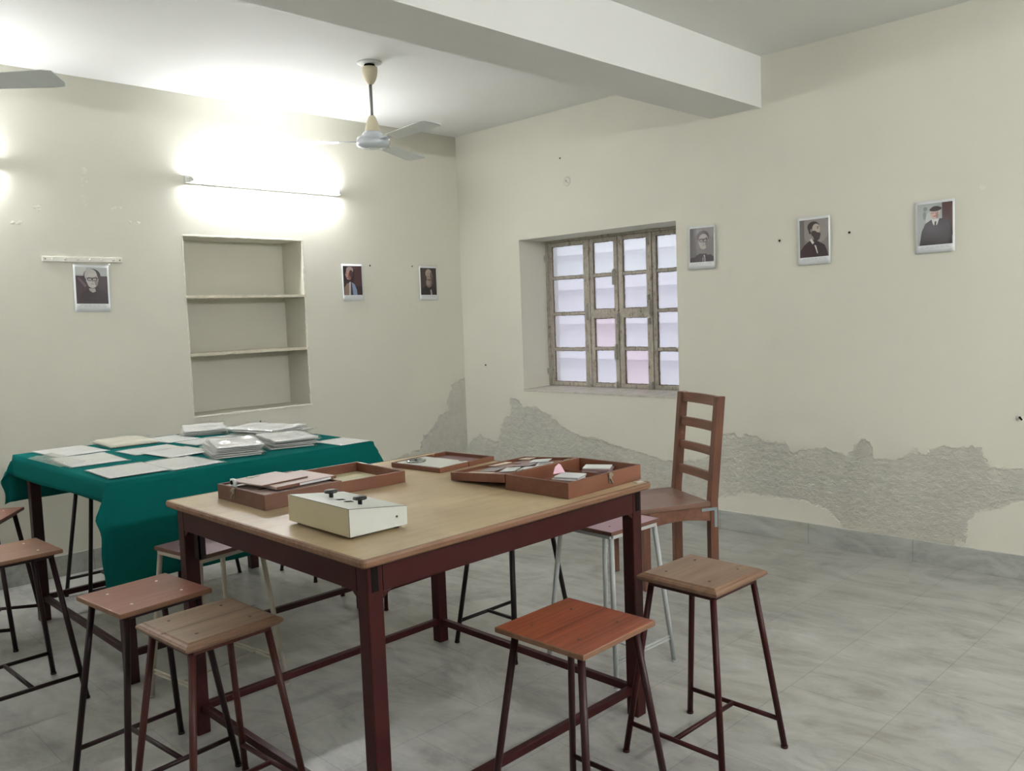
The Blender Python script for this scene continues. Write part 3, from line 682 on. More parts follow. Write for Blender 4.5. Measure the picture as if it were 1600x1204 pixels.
def table(name, label, x0, x1, y0, y1, zt, main=True):
    cx, cy = (x0+x1)/2, (y0+y1)/2; w, d = (x1-x0)/2, (y1-y0)/2
    t = thing(name, label, 'table', (cx, cy, 0))
    lm = M_maroon if main else M_maroon_dk
    bm = bmesh.new(); bm_box(bm, -w+0.012, w-0.012, -d+0.012, d-0.012, zt-0.024, zt); obj('tabletop', bm, M_tan, t)
    bm = bmesh.new(); r = 0.018
    # wood lipping with rounded corners
    def rr(e, z):
        pts = []
        for sx, sy, a0 in ((1, 1, 0), (-1, 1, PI/2), (-1, -1, PI), (1, -1, 1.5*PI)):
            for s in range(5):
                a = a0 + PI/2*s/4; pts.append(((w-r)*sx + (r+e)*math.cos(a), (d-r)*sy + (r+e)*math.sin(a), z))
        return pts
    prof = [(-0.012, zt), (-0.002, zt+0.0004), (0.001, zt-0.007), (-0.001, zt-0.018), (-0.008, zt-0.024), (-0.02, zt-0.024)]
    rings = [[bm.verts.new(p) for p in rr(e, z)] for e, z in prof]
    for A, B in zip(rings, rings[1:]):
        n = len(A)
        for i in range(n): bm.faces.new((A[i], A[(i+1) % n], B[(i+1) % n], B[i]))
    obj('edge_lipping', bm, M_edge, t)
    ins = 0.030; lw = 0.050; ah = 0.078; za = zt-0.0245
    X, Y = w-ins, d-ins
    for sx in (-1, 1):
        for sy in (-1, 1):
            bm = bmesh.new()
            xs = sorted((sx*X, sx*(X-lw))); ys = sorted((sy*Y, sy*(Y-lw)))
            bm_box(bm, xs[0], xs[1], ys[0], ys[1], 0, za)
            lg = obj('leg', bm, lm, t, bevel=0.004)
            if main and sy < 0:   # dark block on the leg, coloured as the shaded opening before the apron
                q = sorted((sx*(X-0.013), sx*(X-0.034))); bm = bmesh.new(); bm_box(bm, q[0], q[1], ys[0]-0.0012, ys[0]+0.01, za-ah+0.004, za-0.001); obj('slot', bm, M_hole, lg)
    for s in (-1, 1):
        bm = bmesh.new(); xs = sorted((s*X, s*(X-0.022))); bm_box(bm, xs[0], xs[1], -Y+lw, Y-lw, za-ah, za); 
        for q in (-1, 1):  # small weld gussets
            bm_prism(bm, [(0, 0), (0.03, 0), (0, -0.022)], 0, 0.018, Matrix.Translation((xs[0]+0.002, q*(Y-lw), za-ah)) @ Matrix(((0, 0, 1, 0), (-q, 0, 0, 0), (0, 1, 0, 0), (0, 0, 0, 1))))
        obj('apron', bm, lm, t, bevel=0.002)
        bm = bmesh.new(); ys = sorted((s*Y, s*(Y-0.022))); g = lw
        bm_box(bm, -X+g, X-g, ys[0], ys[1], za-ah, za)
        for q in (-1, 1):
            bm_prism(bm, [(0, 0), (0.03, 0), (0, -0.022)], 0, 0.018, Matrix.Translation((q*(X-lw), ys[0]+0.002, za-ah)) @ Matrix(((-q, 0, 0, 0), (0, 0, 1, 0), (0, 1, 0, 0), (0, 0, 0, 1))))
        obj('apron', bm, lm, t, bevel=0.002)
        zs = 0.097 if main else 0.12
        bm = bmesh.new(); xs = sorted((s*(X-0.020), s*(X-0.044))); bm_box(bm, xs[0], xs[1], -Y+lw, Y-lw, zs-0.014, zs+0.014); obj('stretcher', bm, lm, t, bevel=0.003)
        bm = bmesh.new(); ys = sorted((s*(Y-0.020), s*(Y-0.044))); bm_box(bm, -X+lw, X-lw, ys[0], ys[1], zs-0.014, zs+0.014); obj('stretcher', bm, lm, t, bevel=0.003)
    if main:   # a loose angle hanging under the left apron
        bm = bmesh.new(); bm_box(bm, -X+0.025, -X+0.031, Y-0.105, Y-0.070, za-ah-0.10, za-0.01); bm_box(bm, -X+0.025, -X+0.05, Y-0.105, Y-0.100, za-ah-0.10, za-0.01)
        obj('hanging_bracket', bm, M_darkleg, t)
    return t
table('work_table', 'square work table with tan laminate top and maroon steel frame', -3.700, -2.451, -3.742, -2.524, 0.858, True)
table('cloth_covered_table', 'maroon steel table hidden under the green cloth by the back wall', -3.700, -2.425, -1.985, -0.725, 0.858, False)

# green cloth
def cloth_mat():
    k = NT('teal_green_cloth'); o = k.obj(); w = k.noise(k.mapping(o, (1, 1, 1)), 260, 2); n = k.noise(o, 3, 3)
    c = k.mix(n, (0.0040, 0.098, 0.088), (0.0060, 0.122, 0.110))
    p = k.principled(c, 1.0, k.bump(w, 0.08, 0.001), 0, 0.02); return k.m
M_cloth = cloth_mat()
def cloth():
    x0, x1, y0, y1, zt = -3.712, -2.413, -1.997, -0.713, 0.8615
    dl, dr, df, db = 0.095, 0.13, 0.425, 0.240
    nx, ny = 84, 92
    us = [x0-dl + (x1-x0+dl+dr)*i/nx for i in range(nx+1)]
    vs = [y0-df + (y1-y0+df+db)*j/ny for j in range(ny+1)]
    for arr, ks in ((us, (x0, x1)), (vs, (y0, y1))):      # put grid lines on the table edges
        for kk in ks:
            i = min(range(len(arr)), key=lambda q: abs(arr[q]-kk)); arr[i] = kk
    bm = bmesh.new(); g = []
    for u in us:
        row = []
        for v in vs:
            a = x0-u if u < x0 else (u-x1 if u > x1 else 0); b = y0-v if v < y0 else (v-y1 if v > y1 else 0)
            sa = -1 if u < x0 else 1; sb = -1 if v < y0 else 1
            X = min(max(u, x0), x1); Y = min(max(v, y0), y1); Z = zt
            if a > 0 or b > 0:
                r = math.hypot(a, b); th = math.atan2(b, a)
                s = 0.30*math.sin(2*th)
                fold = 0.012*math.sin(r*26+th*5)*math.sin(2*th)
                ro = 0.006*min(1, r/0.02)
                rip = (0.006*math.sin(u*17+1.0)+0.004*math.sin(u*41)) if b > a else (0.005*math.sin(v*21)+0.004*math.sin(v*47))
                rip *= min(1, r/0.25)
                ox = (s*r*math.cos(th)*1.4 + fold*0.6); oy = (s*r*math.sin(th)*0.35 + fold*0.2)
                if a > 0: X += sa*(ox + ro + (0.02*min(1, b/0.4) if b > 0 else rip*0.6))
                if b > 0: Y += sb*(oy + ro + rip + 0.010*min(1, r/0.3))
                Z = zt - 0.003*min(1, r/0.01) - max(0, r-0.003)*math.sqrt(max(0, 1-s*s))
                if b == 0 and sa < 0: Z += 0.012*math.sin(v*3.1+1.1)*min(1, r/0.05)
                if a == 0 and sb < 0: Z += 0.006*math.sin(u*5)*min(1, r/0.2)
            row.append(bm.verts.new((X+3.06, Y+1.35, Z)))
        g.append(row)
    for i in range(nx):
        for j in range(ny): bm.faces.new((g[i][j], g[i+1][j], g[i+1][j+1], g[i][j+1]))
    o = obj('tablecloth', bm, M_cloth, smooth=True, recalc=False)
    o.location = (-3.06, -1.35, 0)
    so = o.modifiers.new('thick', 'SOLIDIFY'); so.thickness = 0.0015; so.offset = -1
    tag(o, 'teal green cloth draped unevenly over the table by the back wall', 'tablecloth')
cloth()

# ------------------------------------------------------------------ stools
def seat_wood(name, kind):
    if kind == 'orange': return wood(name, (0.13, 0.024, 0.009), (0.31, 0.080, 0.032), 'x', 1.0, 0.34, 1.5, 0.5, 0.15, 110)
    if kind == 'redbrown': return wood(name, (0.20, 0.075, 0.050), (0.34, 0.145, 0.10), 'x', 1.0, 0.33, 0.8, 0.5, 0.1, 90)
    if kind == 'brown': return wood(name, (0.20, 0.085, 0.05), (0.33, 0.165, 0.10), 'x', 1.0, 0.30, 0.7, 0.5, 0.2, 90)
    if kind == 'oak': return wood(name, (0.135, 0.085, 0.050), (0.29, 0.20, 0.128), 'x', 1.0, 0.5, 0.9, 0.35, 0, 60)
    if kind == 'walnut': return wood(name, (0.15, 0.092, 0.058), (0.29, 0.195, 0.13), 'x', 1.0, 0.45, 0.9, 0.35, 0, 60)
SEATS = {kk: seat_wood('seat_'+kk, kk) for kk in ('orange', 'redbrown', 'brown', 'oak', 'walnut')}
SEATS['pink'] = plain('pink_laminate', (0.34, 0.20, 0.225), 0.32, vary=0.08, scale=5)
SEATS['mauve'] = plain('dusty_mauve_laminate', (0.27, 0.165, 0.175), 0.36, vary=0.12, scale=6)
M_seatedge = wood('seat_edge_band', (0.14, 0.065, 0.035), (0.25, 0.135, 0.075), 'x', 1, 0.55)
M_seatedge_pale = wood('seat_edge_pale', (0.21, 0.135, 0.09), (0.36, 0.25, 0.17), 'x', 1, 0.55)
M_seatedge_dark = wood('seat_edge_dark', (0.10, 0.042, 0.03), (0.17, 0.08, 0.055), 'x', 1, 0.55)
M_oakedge = wood('moulded_edge', (0.13, 0.07, 0.038), (0.24, 0.14, 0.085), 'x', 1, 0.5)
M_screw_b = plain('bright_screw', (0.85, 0.80, 0.72), 0.3, metal=0.0)
M_screw_d = plain('dark_screw', (0.09, 0.06, 0.05), 0.5)

def stool(x, y, rz, label, seat='brown', edge=None, leg=M_darkleg, ogee=False, bars='y', screw=M_screw_b, hz=0.613, split=False, r=0.0105, S=0.1525, thin=False, F=0.120):
    t = thing('lab_stool', label, 'stool', (x, y, 0), rz, 'backless lab stools')
    th = 0.0235 if ogee else 0.016; bm = bmesh.new()
    prof = [(0, 0.0)] if not ogee else None
    if ogee: rings = [(-0.018, 0.0), (-0.014, -0.0035), (-0.006, -0.006), (-0.003, -0.009), (0.0, -0.011), (0.0, -0.018), (-0.010, -th-0.004)]
    else: rings = [(-0.002, 0.0), (0.0, -0.002), (0.0, -th+0.002), (-0.002, -th)]
    R = []
    for e, z in rings: R.append([bm.verts.new(((S+e)*a, (S+e)*b, hz+z)) for a, b in ((-1, -1), (1, -1), (1, 1), (-1, 1))])
    for A, B in zip(R, R[1:]):
        for i in range(4): bm.faces.new((A[i], B[i], B[(i+1) % 4], A[(i+1) % 4])).material_index = 1
    bm.faces.new(R[0]).material_index = 0; bm.faces.new(R[-1][::-1]).material_index = 1
    mats = [SEATS[seat], edge or M_seatedge]
    s = obj('seat', bm, mats, t, bevel=0.0008)
    if split:
        bm = bmesh.new(); bm_box(bm, -S+0.004, S-0.004, -0.004, -0.0025, hz-0.001, hz+0.0003); obj('board_joint', bm, M_screw_d, s)
    for sx in (-1, 1):
        for sy in (-1, 1):
            bm = bmesh.new(); q = (sx*0.083, sy*0.083); bm_tube(bm, (q[0], q[1], hz-0.001), (q[0], q[1], hz+0.0016), 0.0055, 0.0042, 10); obj('screw', bm, screw, s)
    zf = hz - th - (0.004 if ogee else 0.0); bm = bmesh.new()
    for sgn in (-1, 1):
        bm_box(bm, -F, F, sgn*F-0.010, sgn*F+0.010, zf-0.015, zf); bm_box(bm, sgn*F-0.010, sgn*F+0.010, -F, F, zf-0.0152, zf-0.0002)
    obj('seat_frame', bm, leg, t, bevel=0.002)
    foot = 0.1865; zt = zf-0.013; TF = F-0.002
    L = {}
    for sx in (-1, 1):
        for sy in (-1, 1):
            a = Vector((sx*TF, sy*TF, zt)); b = Vector((sx*foot, sy*foot, 0)); L[sx, sy] = (a, b)
            bm = bmesh.new(); bm_tube(bm, b + Vector((0, 0, 0.006)), a, r*0.98, r, 12)
            bm_tube(bm, b, b + Vector((0, 0, 0.008)), r*1.12, r*1.12, 12)
            obj('leg', bm, leg, t)
    def at(sx, sy, z): a, b = L[sx, sy]; return b.lerp(a, z/a.z)
    zb = 0.100; rb = r*0.78 if not thin else 0.0045
    mids = []
    for s_ in (-1, 1):
        p, q = (at(s_, -1, zb), at(s_, 1, zb)) if bars == 'y' else (at(-1, s_, zb), at(1, s_, zb))
        bm = bmesh.new(); bm_tube(bm, p, q, rb, None, 10)
        if thin: bm_tube(bm, p+Vector((0, 0, 0.014)), q+Vector((0, 0, 0.014)), rb, None, 10)
        obj('stretcher', bm, leg, t); mids.append((p+q)/2)
    bm = bmesh.new(); bm_tube(bm, mids[0], mids[1], rb, None, 10); obj('stretcher', bm, leg, t)
    return t
D = math.radians
stool(-3.193, -4.007, D(1), 'stool with bright orange red wood grain seat in front of the work table', 'orange', M_seatedge, M_maroon_dk, bars='y', screw=M_screw_d, S=0.158)
stool(-2.562, -4.012, D(-1), 'maroon stool with worn walnut brown moulded seat at the right of the work table', 'walnut', M_oakedge, M_maroon, True, 'y', M_screw_d)
stool(-3.845, -3.150, D(3), 'stool with pale oak seat of two jointed boards, front left by the work table', 'oak', M_oakedge, M_brownleg, True, 'y', M_screw_d, split=True)
stool(-3.870, -2.735, D(5), 'red brown seat stool with bright screws, behind the pale oak stool', 'redbrown', M_seatedge, M_darkleg, bars='x')
stool(-4.020, -1.760, D(2), 'brown stool with bright screws cut by the left edge, left of the cloth covered table', 'brown', M_seatedge, M_darkleg, bars='x')
stool(-3.925, -0.885, D(-34), 'turned stool farthest left, near the back corner of the green cloth', 'redbrown', M_seatedge_dark, M_darkleg, bars='x')
stool(-3.436, -2.297, D(8), 'stool with dusty mauve seat and beige legs between the two tables', 'mauve', M_seatedge_dark, M_beigeleg, bars='y', screw=M_screw_d, r=0.0105, thin=True, F=0.139)
stool(-2.205, -3.330, D(-2), 'stool with pink laminate seat and pale grey legs, between work table and chair', 'pink', M_seatedge_dark, M_greyleg, bars='x', screw=M_screw_d, r=0.0105, thin=True, F=0.139)
stool(-2.288, -2.842, D(0), 'black legged stool tucked behind the right side of the work table', 'brown', M_seatedge, M_blackleg, bars='x', screw=M_screw_d)
stool(-3.253, -0.640, D(0), 'black legged stool behind the green cloth, nearest the left', 'brown', M_seatedge, M_blackleg, bars='x')
stool(-2.785, -0.640, D(3), 'dark legged stool behind the green cloth, seen below it toward the niche', 'brown', M_seatedge, M_blackleg, bars='x')
stool(-2.215, -1.165, D(0), 'dark legged stool right of the cloth covered table, the one nearer the back wall', 'brown', M_seatedge, M_darkleg, bars='y')
stool(-2.245, -1.860, D(2), 'maroon legged stool right of the cloth covered table, glimpsed under the work table', 'brown', M_seatedge, M_maroon, bars='x')

# ------------------------------------------------------------------ wooden chair
M_teak = wood('reddish_chair_wood', (0.085, 0.032, 0.018), (0.19, 0.078, 0.045), 'z', 1.0, 0.4, 1.0, 0.4, 0.1, 60)
M_teak_h = wood('reddish_slat_wood', (0.10, 0.040, 0.022), (0.235, 0.105, 0.062), 'y', 1.0, 0.4, 1.0, 0.4, 0.1, 60)
M_teak_s = wood('worn_seat_wood', (0.11, 0.055, 0.036), (0.235, 0.135, 0.095), 'x', 1.0, 0.36, 1.0, 0.45, 0.1, 60)
def chair():
    # local +x = facing direction, +y = the side nearer the camera
    f = Vector((-0.894, 0.448)); N = Vector((-1.024, -3.082)); lat = Vector((0.448, 0.894)); W = 0.43
    c = N + lat*W/2
    t = thing('ladder_back_chair', 'tall ladder back wooden chair standing under the right end of the window', 'chair', (c.x, c.y, 0), math.atan2(f.y, f.x))
    def post(yc, front):
        bm = bmesh.new(); w = 0.042
        y0, y1 = yc-w/2, yc+w/2
        if front: bm_box(bm, 0.36, 0.40, y0, y1, 0, 0.415)
        else:
            prof = [(-0.045, 0, 0.0), (0.0, 1, 0.0)]
            st = [(0.0, 0.0), (0.44, 0.0), (1.0, -0.055)]
            rings = [[bm.verts.new(q) for q in ((-0.048+dx, y0, z), (dx, y0, z), (dx, y1, z), (-0.048+dx, y1, z))] for z, dx in st]
            for A, B in zip(rings, rings[1:]):
                for i in range(4): bm.faces.new((A[i], A[(i+1) % 4], B[(i+1) % 4], B[i]))
            bm.faces.new(rings[0][::-1]); bm.faces.new(rings[-1])
        obj('front_leg' if front else 'back_post', bm, M_teak, t, bevel=0.003)
    for s in (-1, 1): post(s*(W/2-0.021), False); post(s*(W/2-0.021), True)
    for z0, z1 in ((0.945, 1.0), (0.808, 0.858), (0.677, 0.722), (0.538, 0.585)):
        bm = bmesh.new(); zc = (z0+z1)/2; dx = -0.055*(zc-0.44)/0.56; n = 8; y0 = -W/2+0.043; rings = []
        top = z0 > 0.9
        ya, yb = (-W/2, W/2) if top and False else (-W/2+0.040, W/2-0.040)
        for i in range(n+1):
            y = ya+(yb-ya)*i/n; b = -0.012*(1-((2*i/n)-1)**2)
            rings.append([bm.verts.new(q) for q in ((dx-0.034+b, y, z0), (dx-0.012+b, y, z0), (dx-0.012+b-0.004, y, z1), (dx-0.034+b-0.004, y, z1))])
        for A, B in zip(rings, rings[1:]):
            for i in range(4): bm.faces.new((A[i], A[(i+1) % 4], B[(i+1) % 4], B[i]))
        bm.faces.new(rings[0][::-1]); bm.faces.new(rings[-1])
        obj('back_slat', bm, M_teak_h, t, bevel=0.002)
    # seat, dished
    bm = bmesh.new(); n = 14; g = {}
    for i in range(n+1):
        for j in range(n+1):
            x = 0.002 + 0.428*i/n; y = (-W/2-0.004)+(W+0.008)*j/n
            y *= 1 + 0.03*(i/n)
            e = min(1, min(i, n-i, j, n-j)/3)
            g[i, j, 0] = bm.verts.new((x, y, 0.443-0.009*e)); g[i, j, 1] = bm.verts.new((x, y, 0.417))
    for i in range(n):
        for j in range(n):
            bm.faces.new((g[i, j, 0], g[i+1, j, 0], g[i+1, j+1, 0], g[i, j+1, 0])); bm.faces.new((g[i, j, 1], g[i, j+1, 1], g[i+1, j+1, 1], g[i+1, j, 1]))
        for p, q in (((i, 0), (i+1, 0)), ((i+1, n), (i, n)), ((0, i+1), (0, i)), ((n, i), (n, i+1))):
            bm.faces.new((g[p+(0,)], g[p+(1,)], g[q+(1,)], g[q+(0,)]))
    obj('seat', bm, M_teak_s, t, bevel=0.002)
    # aprons with curved lower edge
    def apron(a, b, thick, arch):
        bm = bmesh.new(); a, b = Vector(a), Vector(b); n = 12; dr = (b-a).normalized(); nn = Vector((-dr.y, dr.x))*thick/2; rings = []
        for i in range(n+1):
            u = i/n; p = a.lerp(b, u); zl = 0.335 + arch*math.sin(PI*u)
            rings.append([bm.verts.new((p.x+s*nn.x, p.y+s*nn.y, z)) for s, z in ((-1, zl), (1, zl), (1, 0.416), (-1, 0.416))])
        for A, B in zip(rings, rings[1:]):
            for i in range(4): bm.faces.new((A[i], A[(i+1) % 4], B[(i+1) % 4], B[i]))
        bm.faces.new(rings[0][::-1]); bm.faces.new(rings[-1]); obj('seat_rail', bm, M_teak_h, t, bevel=0.0015)
    for s in (-1, 1): apron((0.0, s*(W/2-0.012)), (0.36, s*(W/2-0.012)), 0.018, 0.018)
    apron((0.385, -W/2+0.042), (0.385, W/2-0.042), 0.018, 0.018); apron((-0.03, -W/2+0.042), (-0.03, W/2-0.042), 0.018, 0.0)
    bm = bmesh.new(); y = W/2
    bm_box(bm, -0.040, 0.055, y, y+0.003, 0.392, 0.408); bm_box(bm, -0.040, -0.022, y, y+0.003, 0.30, 0.408)
    b = obj('corner_bracket', bm, plain('grey_bracket', (0.26, 0.32, 0.33), 0.5), t, bevel=0.001); b['label'] = 'grey steel corner bracket'
chair()

# ------------------------------------------------------------------ wooden cases on the work table
TZ = 0.8584
M_case = wood('case_wood_red', (0.115, 0.040, 0.021), (0.20, 0.078, 0.041), 'x', 1.0, 0.42, 0.8, 0.4, 0.1, 40)
M_case_w = wood('case_wood_worn', (0.105, 0.047, 0.030), (0.18, 0.090, 0.058), 'x', 1.0, 0.55, 0.8, 0.3, 0.0, 40)
M_case_in = wood('case_inside', (0.17, 0.065, 0.035), (0.27, 0.12, 0.065), 'x', 1.0, 0.5, 0.8)
M_board = plain('dusty_pinkish_board', (0.40, 0.305, 0.27), 0.5, vary=0.15, scale=7)
M_yellow = plain('yellowish_lining', (0.46, 0.42, 0.25), 0.6, vary=0.1, scale=9)
M_purple = plain('purplish_lining', (0.20, 0.12, 0.115), 0.4, vary=0.2, scale=5)
M_metal = plain('dull_latch_metal', (0.30, 0.27, 0.22), 0.4, metal=0.8, vary=0.3)
M_white_m = plain('white_metal', (0.62, 0.66, 0.66), 0.35)
def tray_bm(w, d, h, tk=0.010, base=0.005):
    """open tray, origin at the middle of its bottom"""
    bm = bmesh.new(); o = [(-w/2, -d/2), (w/2, -d/2), (w/2, d/2), (-w/2, d/2)]; i_ = [(-w/2+tk, -d/2+tk), (w/2-tk, -d/2+tk), (w/2-tk, d/2-tk), (-w/2+tk, d/2-tk)]
    ob = [bm.verts.new((x, y, 0)) for x, y in o]; ot = [bm.verts.new((x, y, h)) for x, y in o]
    it = [bm.verts.new((x, y, h)) for x, y in i_]; ib = [bm.verts.new((x, y, base)) for x, y in i_]
    bm.faces.new(ob[::-1]); f = bm.faces.new(ib); f.material_index = 1
    for a in range(4):
        b = (a+1) % 4
        bm.faces.new((ob[a], ob[b], ot[b], ot[a])); bm.faces.new((ot[a], ot[b], it[b], it[a])); bm.faces.new((it[a], it[b], ib[b], ib[a]))
    return bm
def latch_part(parent, x, y, z, h, axis, sgn):
    bm = bmesh.new()
    if axis == 'x':
        bm_box(bm, x, x+sgn*0.003, y-0.008, y+0.008, z-h, z+0.002); bm_box(bm, x, x+sgn*0.006, y-0.012, y+0.012, z-h*0.35, z-h*0.1); bm_tube(bm, (x+sgn*0.005, y-0.004, z-h*0.55), (x+sgn*0.008, y+0.006, z-h*1.0), 0.003, None, 8)
    else:
        bm_box(bm, x-0.008, x+0.008, y, y+sgn*0.003, z-h, z+0.002); bm_box(bm, x-0.012, x+0.012, y, y+sgn*0.006, z-h*0.35, z-h*0.1); bm_tube(bm, (x-0.004, y+sgn*0.005, z-h*0.55), (x+0.006, y+sgn*0.008, z-h*1.0), 0.003, None, 8)
    obj('latch', bm, M_metal, parent, bevel=0.0008)

# case A: base with boards, lid laid open to its right
ca = thing('hinged_wooden_case', 'brown wooden case lying open, its lid an empty tray, left rear of the work table', 'case', (-3.410, -2.822, TZ), 0)
b = obj('case_base', tray_bm(0.300, 0.336, 0.053), [M_case_w, M_case_in], ca, bevel=0.0015)
latch_part(b, -0.151, 0.045, 0.052, 0.036, 'x', -1)
bm = bmesh.new(); bm_box(bm, -0.138, 0.138, -0.156, 0.156, 0.030, 0.047); o = obj('inner_board', bm, M_board, ca, bevel=0.002)
bm = bmesh.new(); bm_box(bm, -0.10, -0.04, -0.042, -0.036, 0.0465, 0.0475); bm_box(bm, -0.10, -0.04, -0.030, -0.0275, 0.0465, 0.0475); obj('slot', bm, M_hole, o)
ld = obj('case_lid', tray_bm(0.280, 0.336, 0.044), [M_case, M_case_in], ca, bevel=0.0015)
ld.location = (0.302, 0.010, 0.0); ld.rotation_euler = (0, 0, D(-3))
obj('lid_lining', box(-0.129, 0.129, -0.157, 0.157, 0.0052, 0.0075), M_yellow, ca).location = (0, 0, 0)
ca_l = [c for c in ca.children if c.name.startswith('lid_lining')][0]; ca_l.parent = ld
for y in (-0.11, 0.11):
    bm = bmesh.new(); bm_tube(bm, (0.154, y-0.015, 0.044), (0.154, y+0.015, 0.044), 0.003, None, 8); obj('hinge', bm, M_metal, ca)
# loose plates on the case
tp = thing('wooden_plate', 'larger dusty wooden plate resting aslant on the open brown case', 'plate', (-3.392, -2.822, TZ+0.0535), D(4))
bm = bmesh.new(); bm_box(bm, -0.110, 0.135, -0.125, 0.085, 0.0, 0.011); pl = obj('board', bm, [M_board], tp, bevel=0.002)
bm = bmesh.new(); bm_box(bm, -0.02, 0.11, -0.1255, -0.128, 0.002, 0.009); obj('edge_strip', bm, M_white_m, pl)
bm = bmesh.new(); bm_box(bm, -0.11, 0.135, -0.1245, -0.1255, 0.0005, 0.0105); obj('dark_edge', bm, M_case_w, pl)
tp = thing('wooden_plate', 'smaller dusty wooden plate lying on top of the larger one', 'plate', (-3.418, -2.812, TZ+0.0652), D(6))
bm = bmesh.new(); bm_box(bm, -0.115, 0.075, -0.085, 0.105, 0.0, 0.005); pl = obj('board', bm, [M_board], tp, bevel=0.001)
bm = bmesh.new(); bm_box(bm, -0.115, 0.075, -0.0855, -0.0848, 0.0005, 0.0045); obj('dark_edge', bm, M_case_w, pl)
bm = bmesh.new(); bm_tube(bm, (-0.045, 0.085, 0.005), (-0.045, 0.085, 0.0075), 0.012, None, 14); bm_box(bm, -0.06, -0.01, 0.082, 0.092, 0.005, 0.007); obj('metal_tab', bm, M_metal, pl)
ts = thing('metal_slide', 'white metal slide with a dark disc standing at the latch of the brown case', 'instrument part', (-3.545, -2.745, TZ+0.0475), D(3))
bm = bmesh.new(); bm_box(bm, -0.004, 0.008, -0.014, 0.014, 0.0, 0.030); o = obj('end_block', bm, M_white_m, ts, bevel=0.001)
bm = bmesh.new(); bm_tube(bm, (-0.0035, 0.002, 0.018), (-0.0062, 0.002, 0.018), 0.0078, None, 16); obj('disc', bm, M_hole, ts)
bm = bmesh.new(); bm_box(bm, 0.008, 0.13, 0.016, 0.020, 0.004, 0.020); bm_box(bm, 0.006, 0.010, 0.004, 0.020, 0.004, 0.020); obj('strip', bm, M_white_m, ts)

# cream control box
M_creambox = plain('cream_sheet_metal', (0.56, 0.50, 0.33), 0.45, vary=0.05, scale=9)
M_greytop = plain('pale_grey_top', (0.60, 0.62, 0.57), 0.35, vary=0.04)
M_black = plain('black_plastic', (0.015, 0.017, 0.017), 0.35)
M_seam = plain('box_seam', (0.07, 0.075, 0.06), 0.6)
cb = thing('control_box', 'cream sheet metal control box with sloping top and two black knobs', 'control box', (-3.503, -3.380, TZ), D(-1))
bm = bmesh.new(); w, d = 0.100, 0.168; hL, hR = 0.0905, 0.0655; z0 = 0.0095
v = [bm.verts.new(q) for q in ((-w, -d, z0), (w, -d, z0), (w, d, z0), (-w, d, z0), (-w, -d, hL), (w, -d, hR), (w, d, hR), (-w, d, hL))]
for q in ((0, 3, 2, 1), (0, 1, 5, 4), (1, 2, 6, 5), (2, 3, 7, 6), (3, 0, 4, 7)): bm.faces.new([v[a] for a in q])
bm.faces.new([v[a] for a in (4, 5, 6, 7)]).material_index = 1
bm.faces.ensure_lookup_table(); bm.faces[1].material_index = 1
body = obj('body', bm, [M_creambox, M_greytop], cb, bevel=0.0012)
topz = lambda x: hL + (hR-hL)*(x+w)/(2*w)
bm = bmesh.new()
bm_tube(bm, (-w-0.0002, -d-0.0002, z0), (-w-0.0002, -d-0.0002, hL), 0.0010, None, 6)
for a, b_ in (((-w, -d, hL), (w, -d, hR)), ((-w, -d, hL), (-w, d, hL))): bm_tube(bm, a, b_, 0.0008, None, 6)
obj('seam', bm, M_seam, body)
for px in (-0.002, -0.006):
    pass
for y in (0.063, -0.093):
    x = -0.012; zt = topz(x); bm = bmesh.new(); bm_lathe(bm, [(0.0, zt-0.002), (0.0065, zt-0.002), (0.0065, zt+0.012), (0.010, zt+0.013), (0.0200, zt+0.015), (0.0210, zt+0.018), (0.0195, zt+0.0225), (0.0, zt+0.0235)], (x, y, 0), 24); obj('knob', bm, M_black, cb)
for y in (0.008, -0.036):
    x = -0.014; zt = topz(x); bm = bmesh.new(); bm_box(bm, x-0.013, x+0.013, y-0.008, y+0.008, -0.0008, 0.0010)
    for q in bm.verts: q.co.z += topz(q.co.x)
    obj('display_window', bm, M_hole, cb)
bm = bmesh.new(); bm_tube(bm, (0.062, -d, 0.040), (0.062, -d-0.002, 0.040), 0.0035, None, 10); obj('screw', bm, M_screw_d, cb)
for sx in (-1, 1):
    for sy in (-1, 1):
        bm = bmesh.new(); bm_tube(bm, (sx*0.078, sy*0.140, 0), (sx*0.078, sy*0.140, 0.0098), 0.0085, 0.0095, 14); obj('foot', bm, M_case_w, cb)

# case C: shallow tray with a white board and metal dial
cc = thing('shallow_wooden_tray', 'shallow wooden tray under a white dial board, far side of the work table', 'tray', (-2.632, -2.800, TZ), D(5))
b = obj('tray', tray_bm(0.325, 0.286, 0.0195, 0.009, 0.004), [M_case, M_purple], cc, bevel=0.001)
bm = bmesh.new(); bm_box(bm, 0.002, 0.006, -0.1435, -0.1425, 0.0, 0.0196); obj('joint', bm, M_hole, b)
wb = thing('white_board', 'white board with a round metal dial lying in the shallow tray', 'board', (-2.700, -2.806, TZ+0.0155), D(5))
obj('board', box(-0.078, 0.085, -0.128, 0.125, 0, 0.004), M_greytop, wb, bevel=0.001)
bm = bmesh.new(); bm_lathe(bm, [(0.0, 0.004), (0.040, 0.004), (0.042, 0.010), (0.034, 0.012), (0.024, 0.007), (0.010, 0.007), (0.0, 0.011)], (-0.028, 0.062, 0), 26); bm_tube(bm, (-0.028, 0.066, 0.008), (-0.028, 0.066, 0.022), 0.0035, None, 8)
bm_box(bm, -0.058, 0.0, 0.063, 0.069, 0.011, 0.014); obj('dial', bm, plain('bright_dial_metal', (0.32, 0.33, 0.32), 0.2, metal=0.9, vary=0.6, scale=90), wb)
bm = bmesh.new(); bm_box(bm, 0.070, 0.088, -0.11, -0.09, 0.004, 0.0065); obj('clip', bm, M_metal, wb)

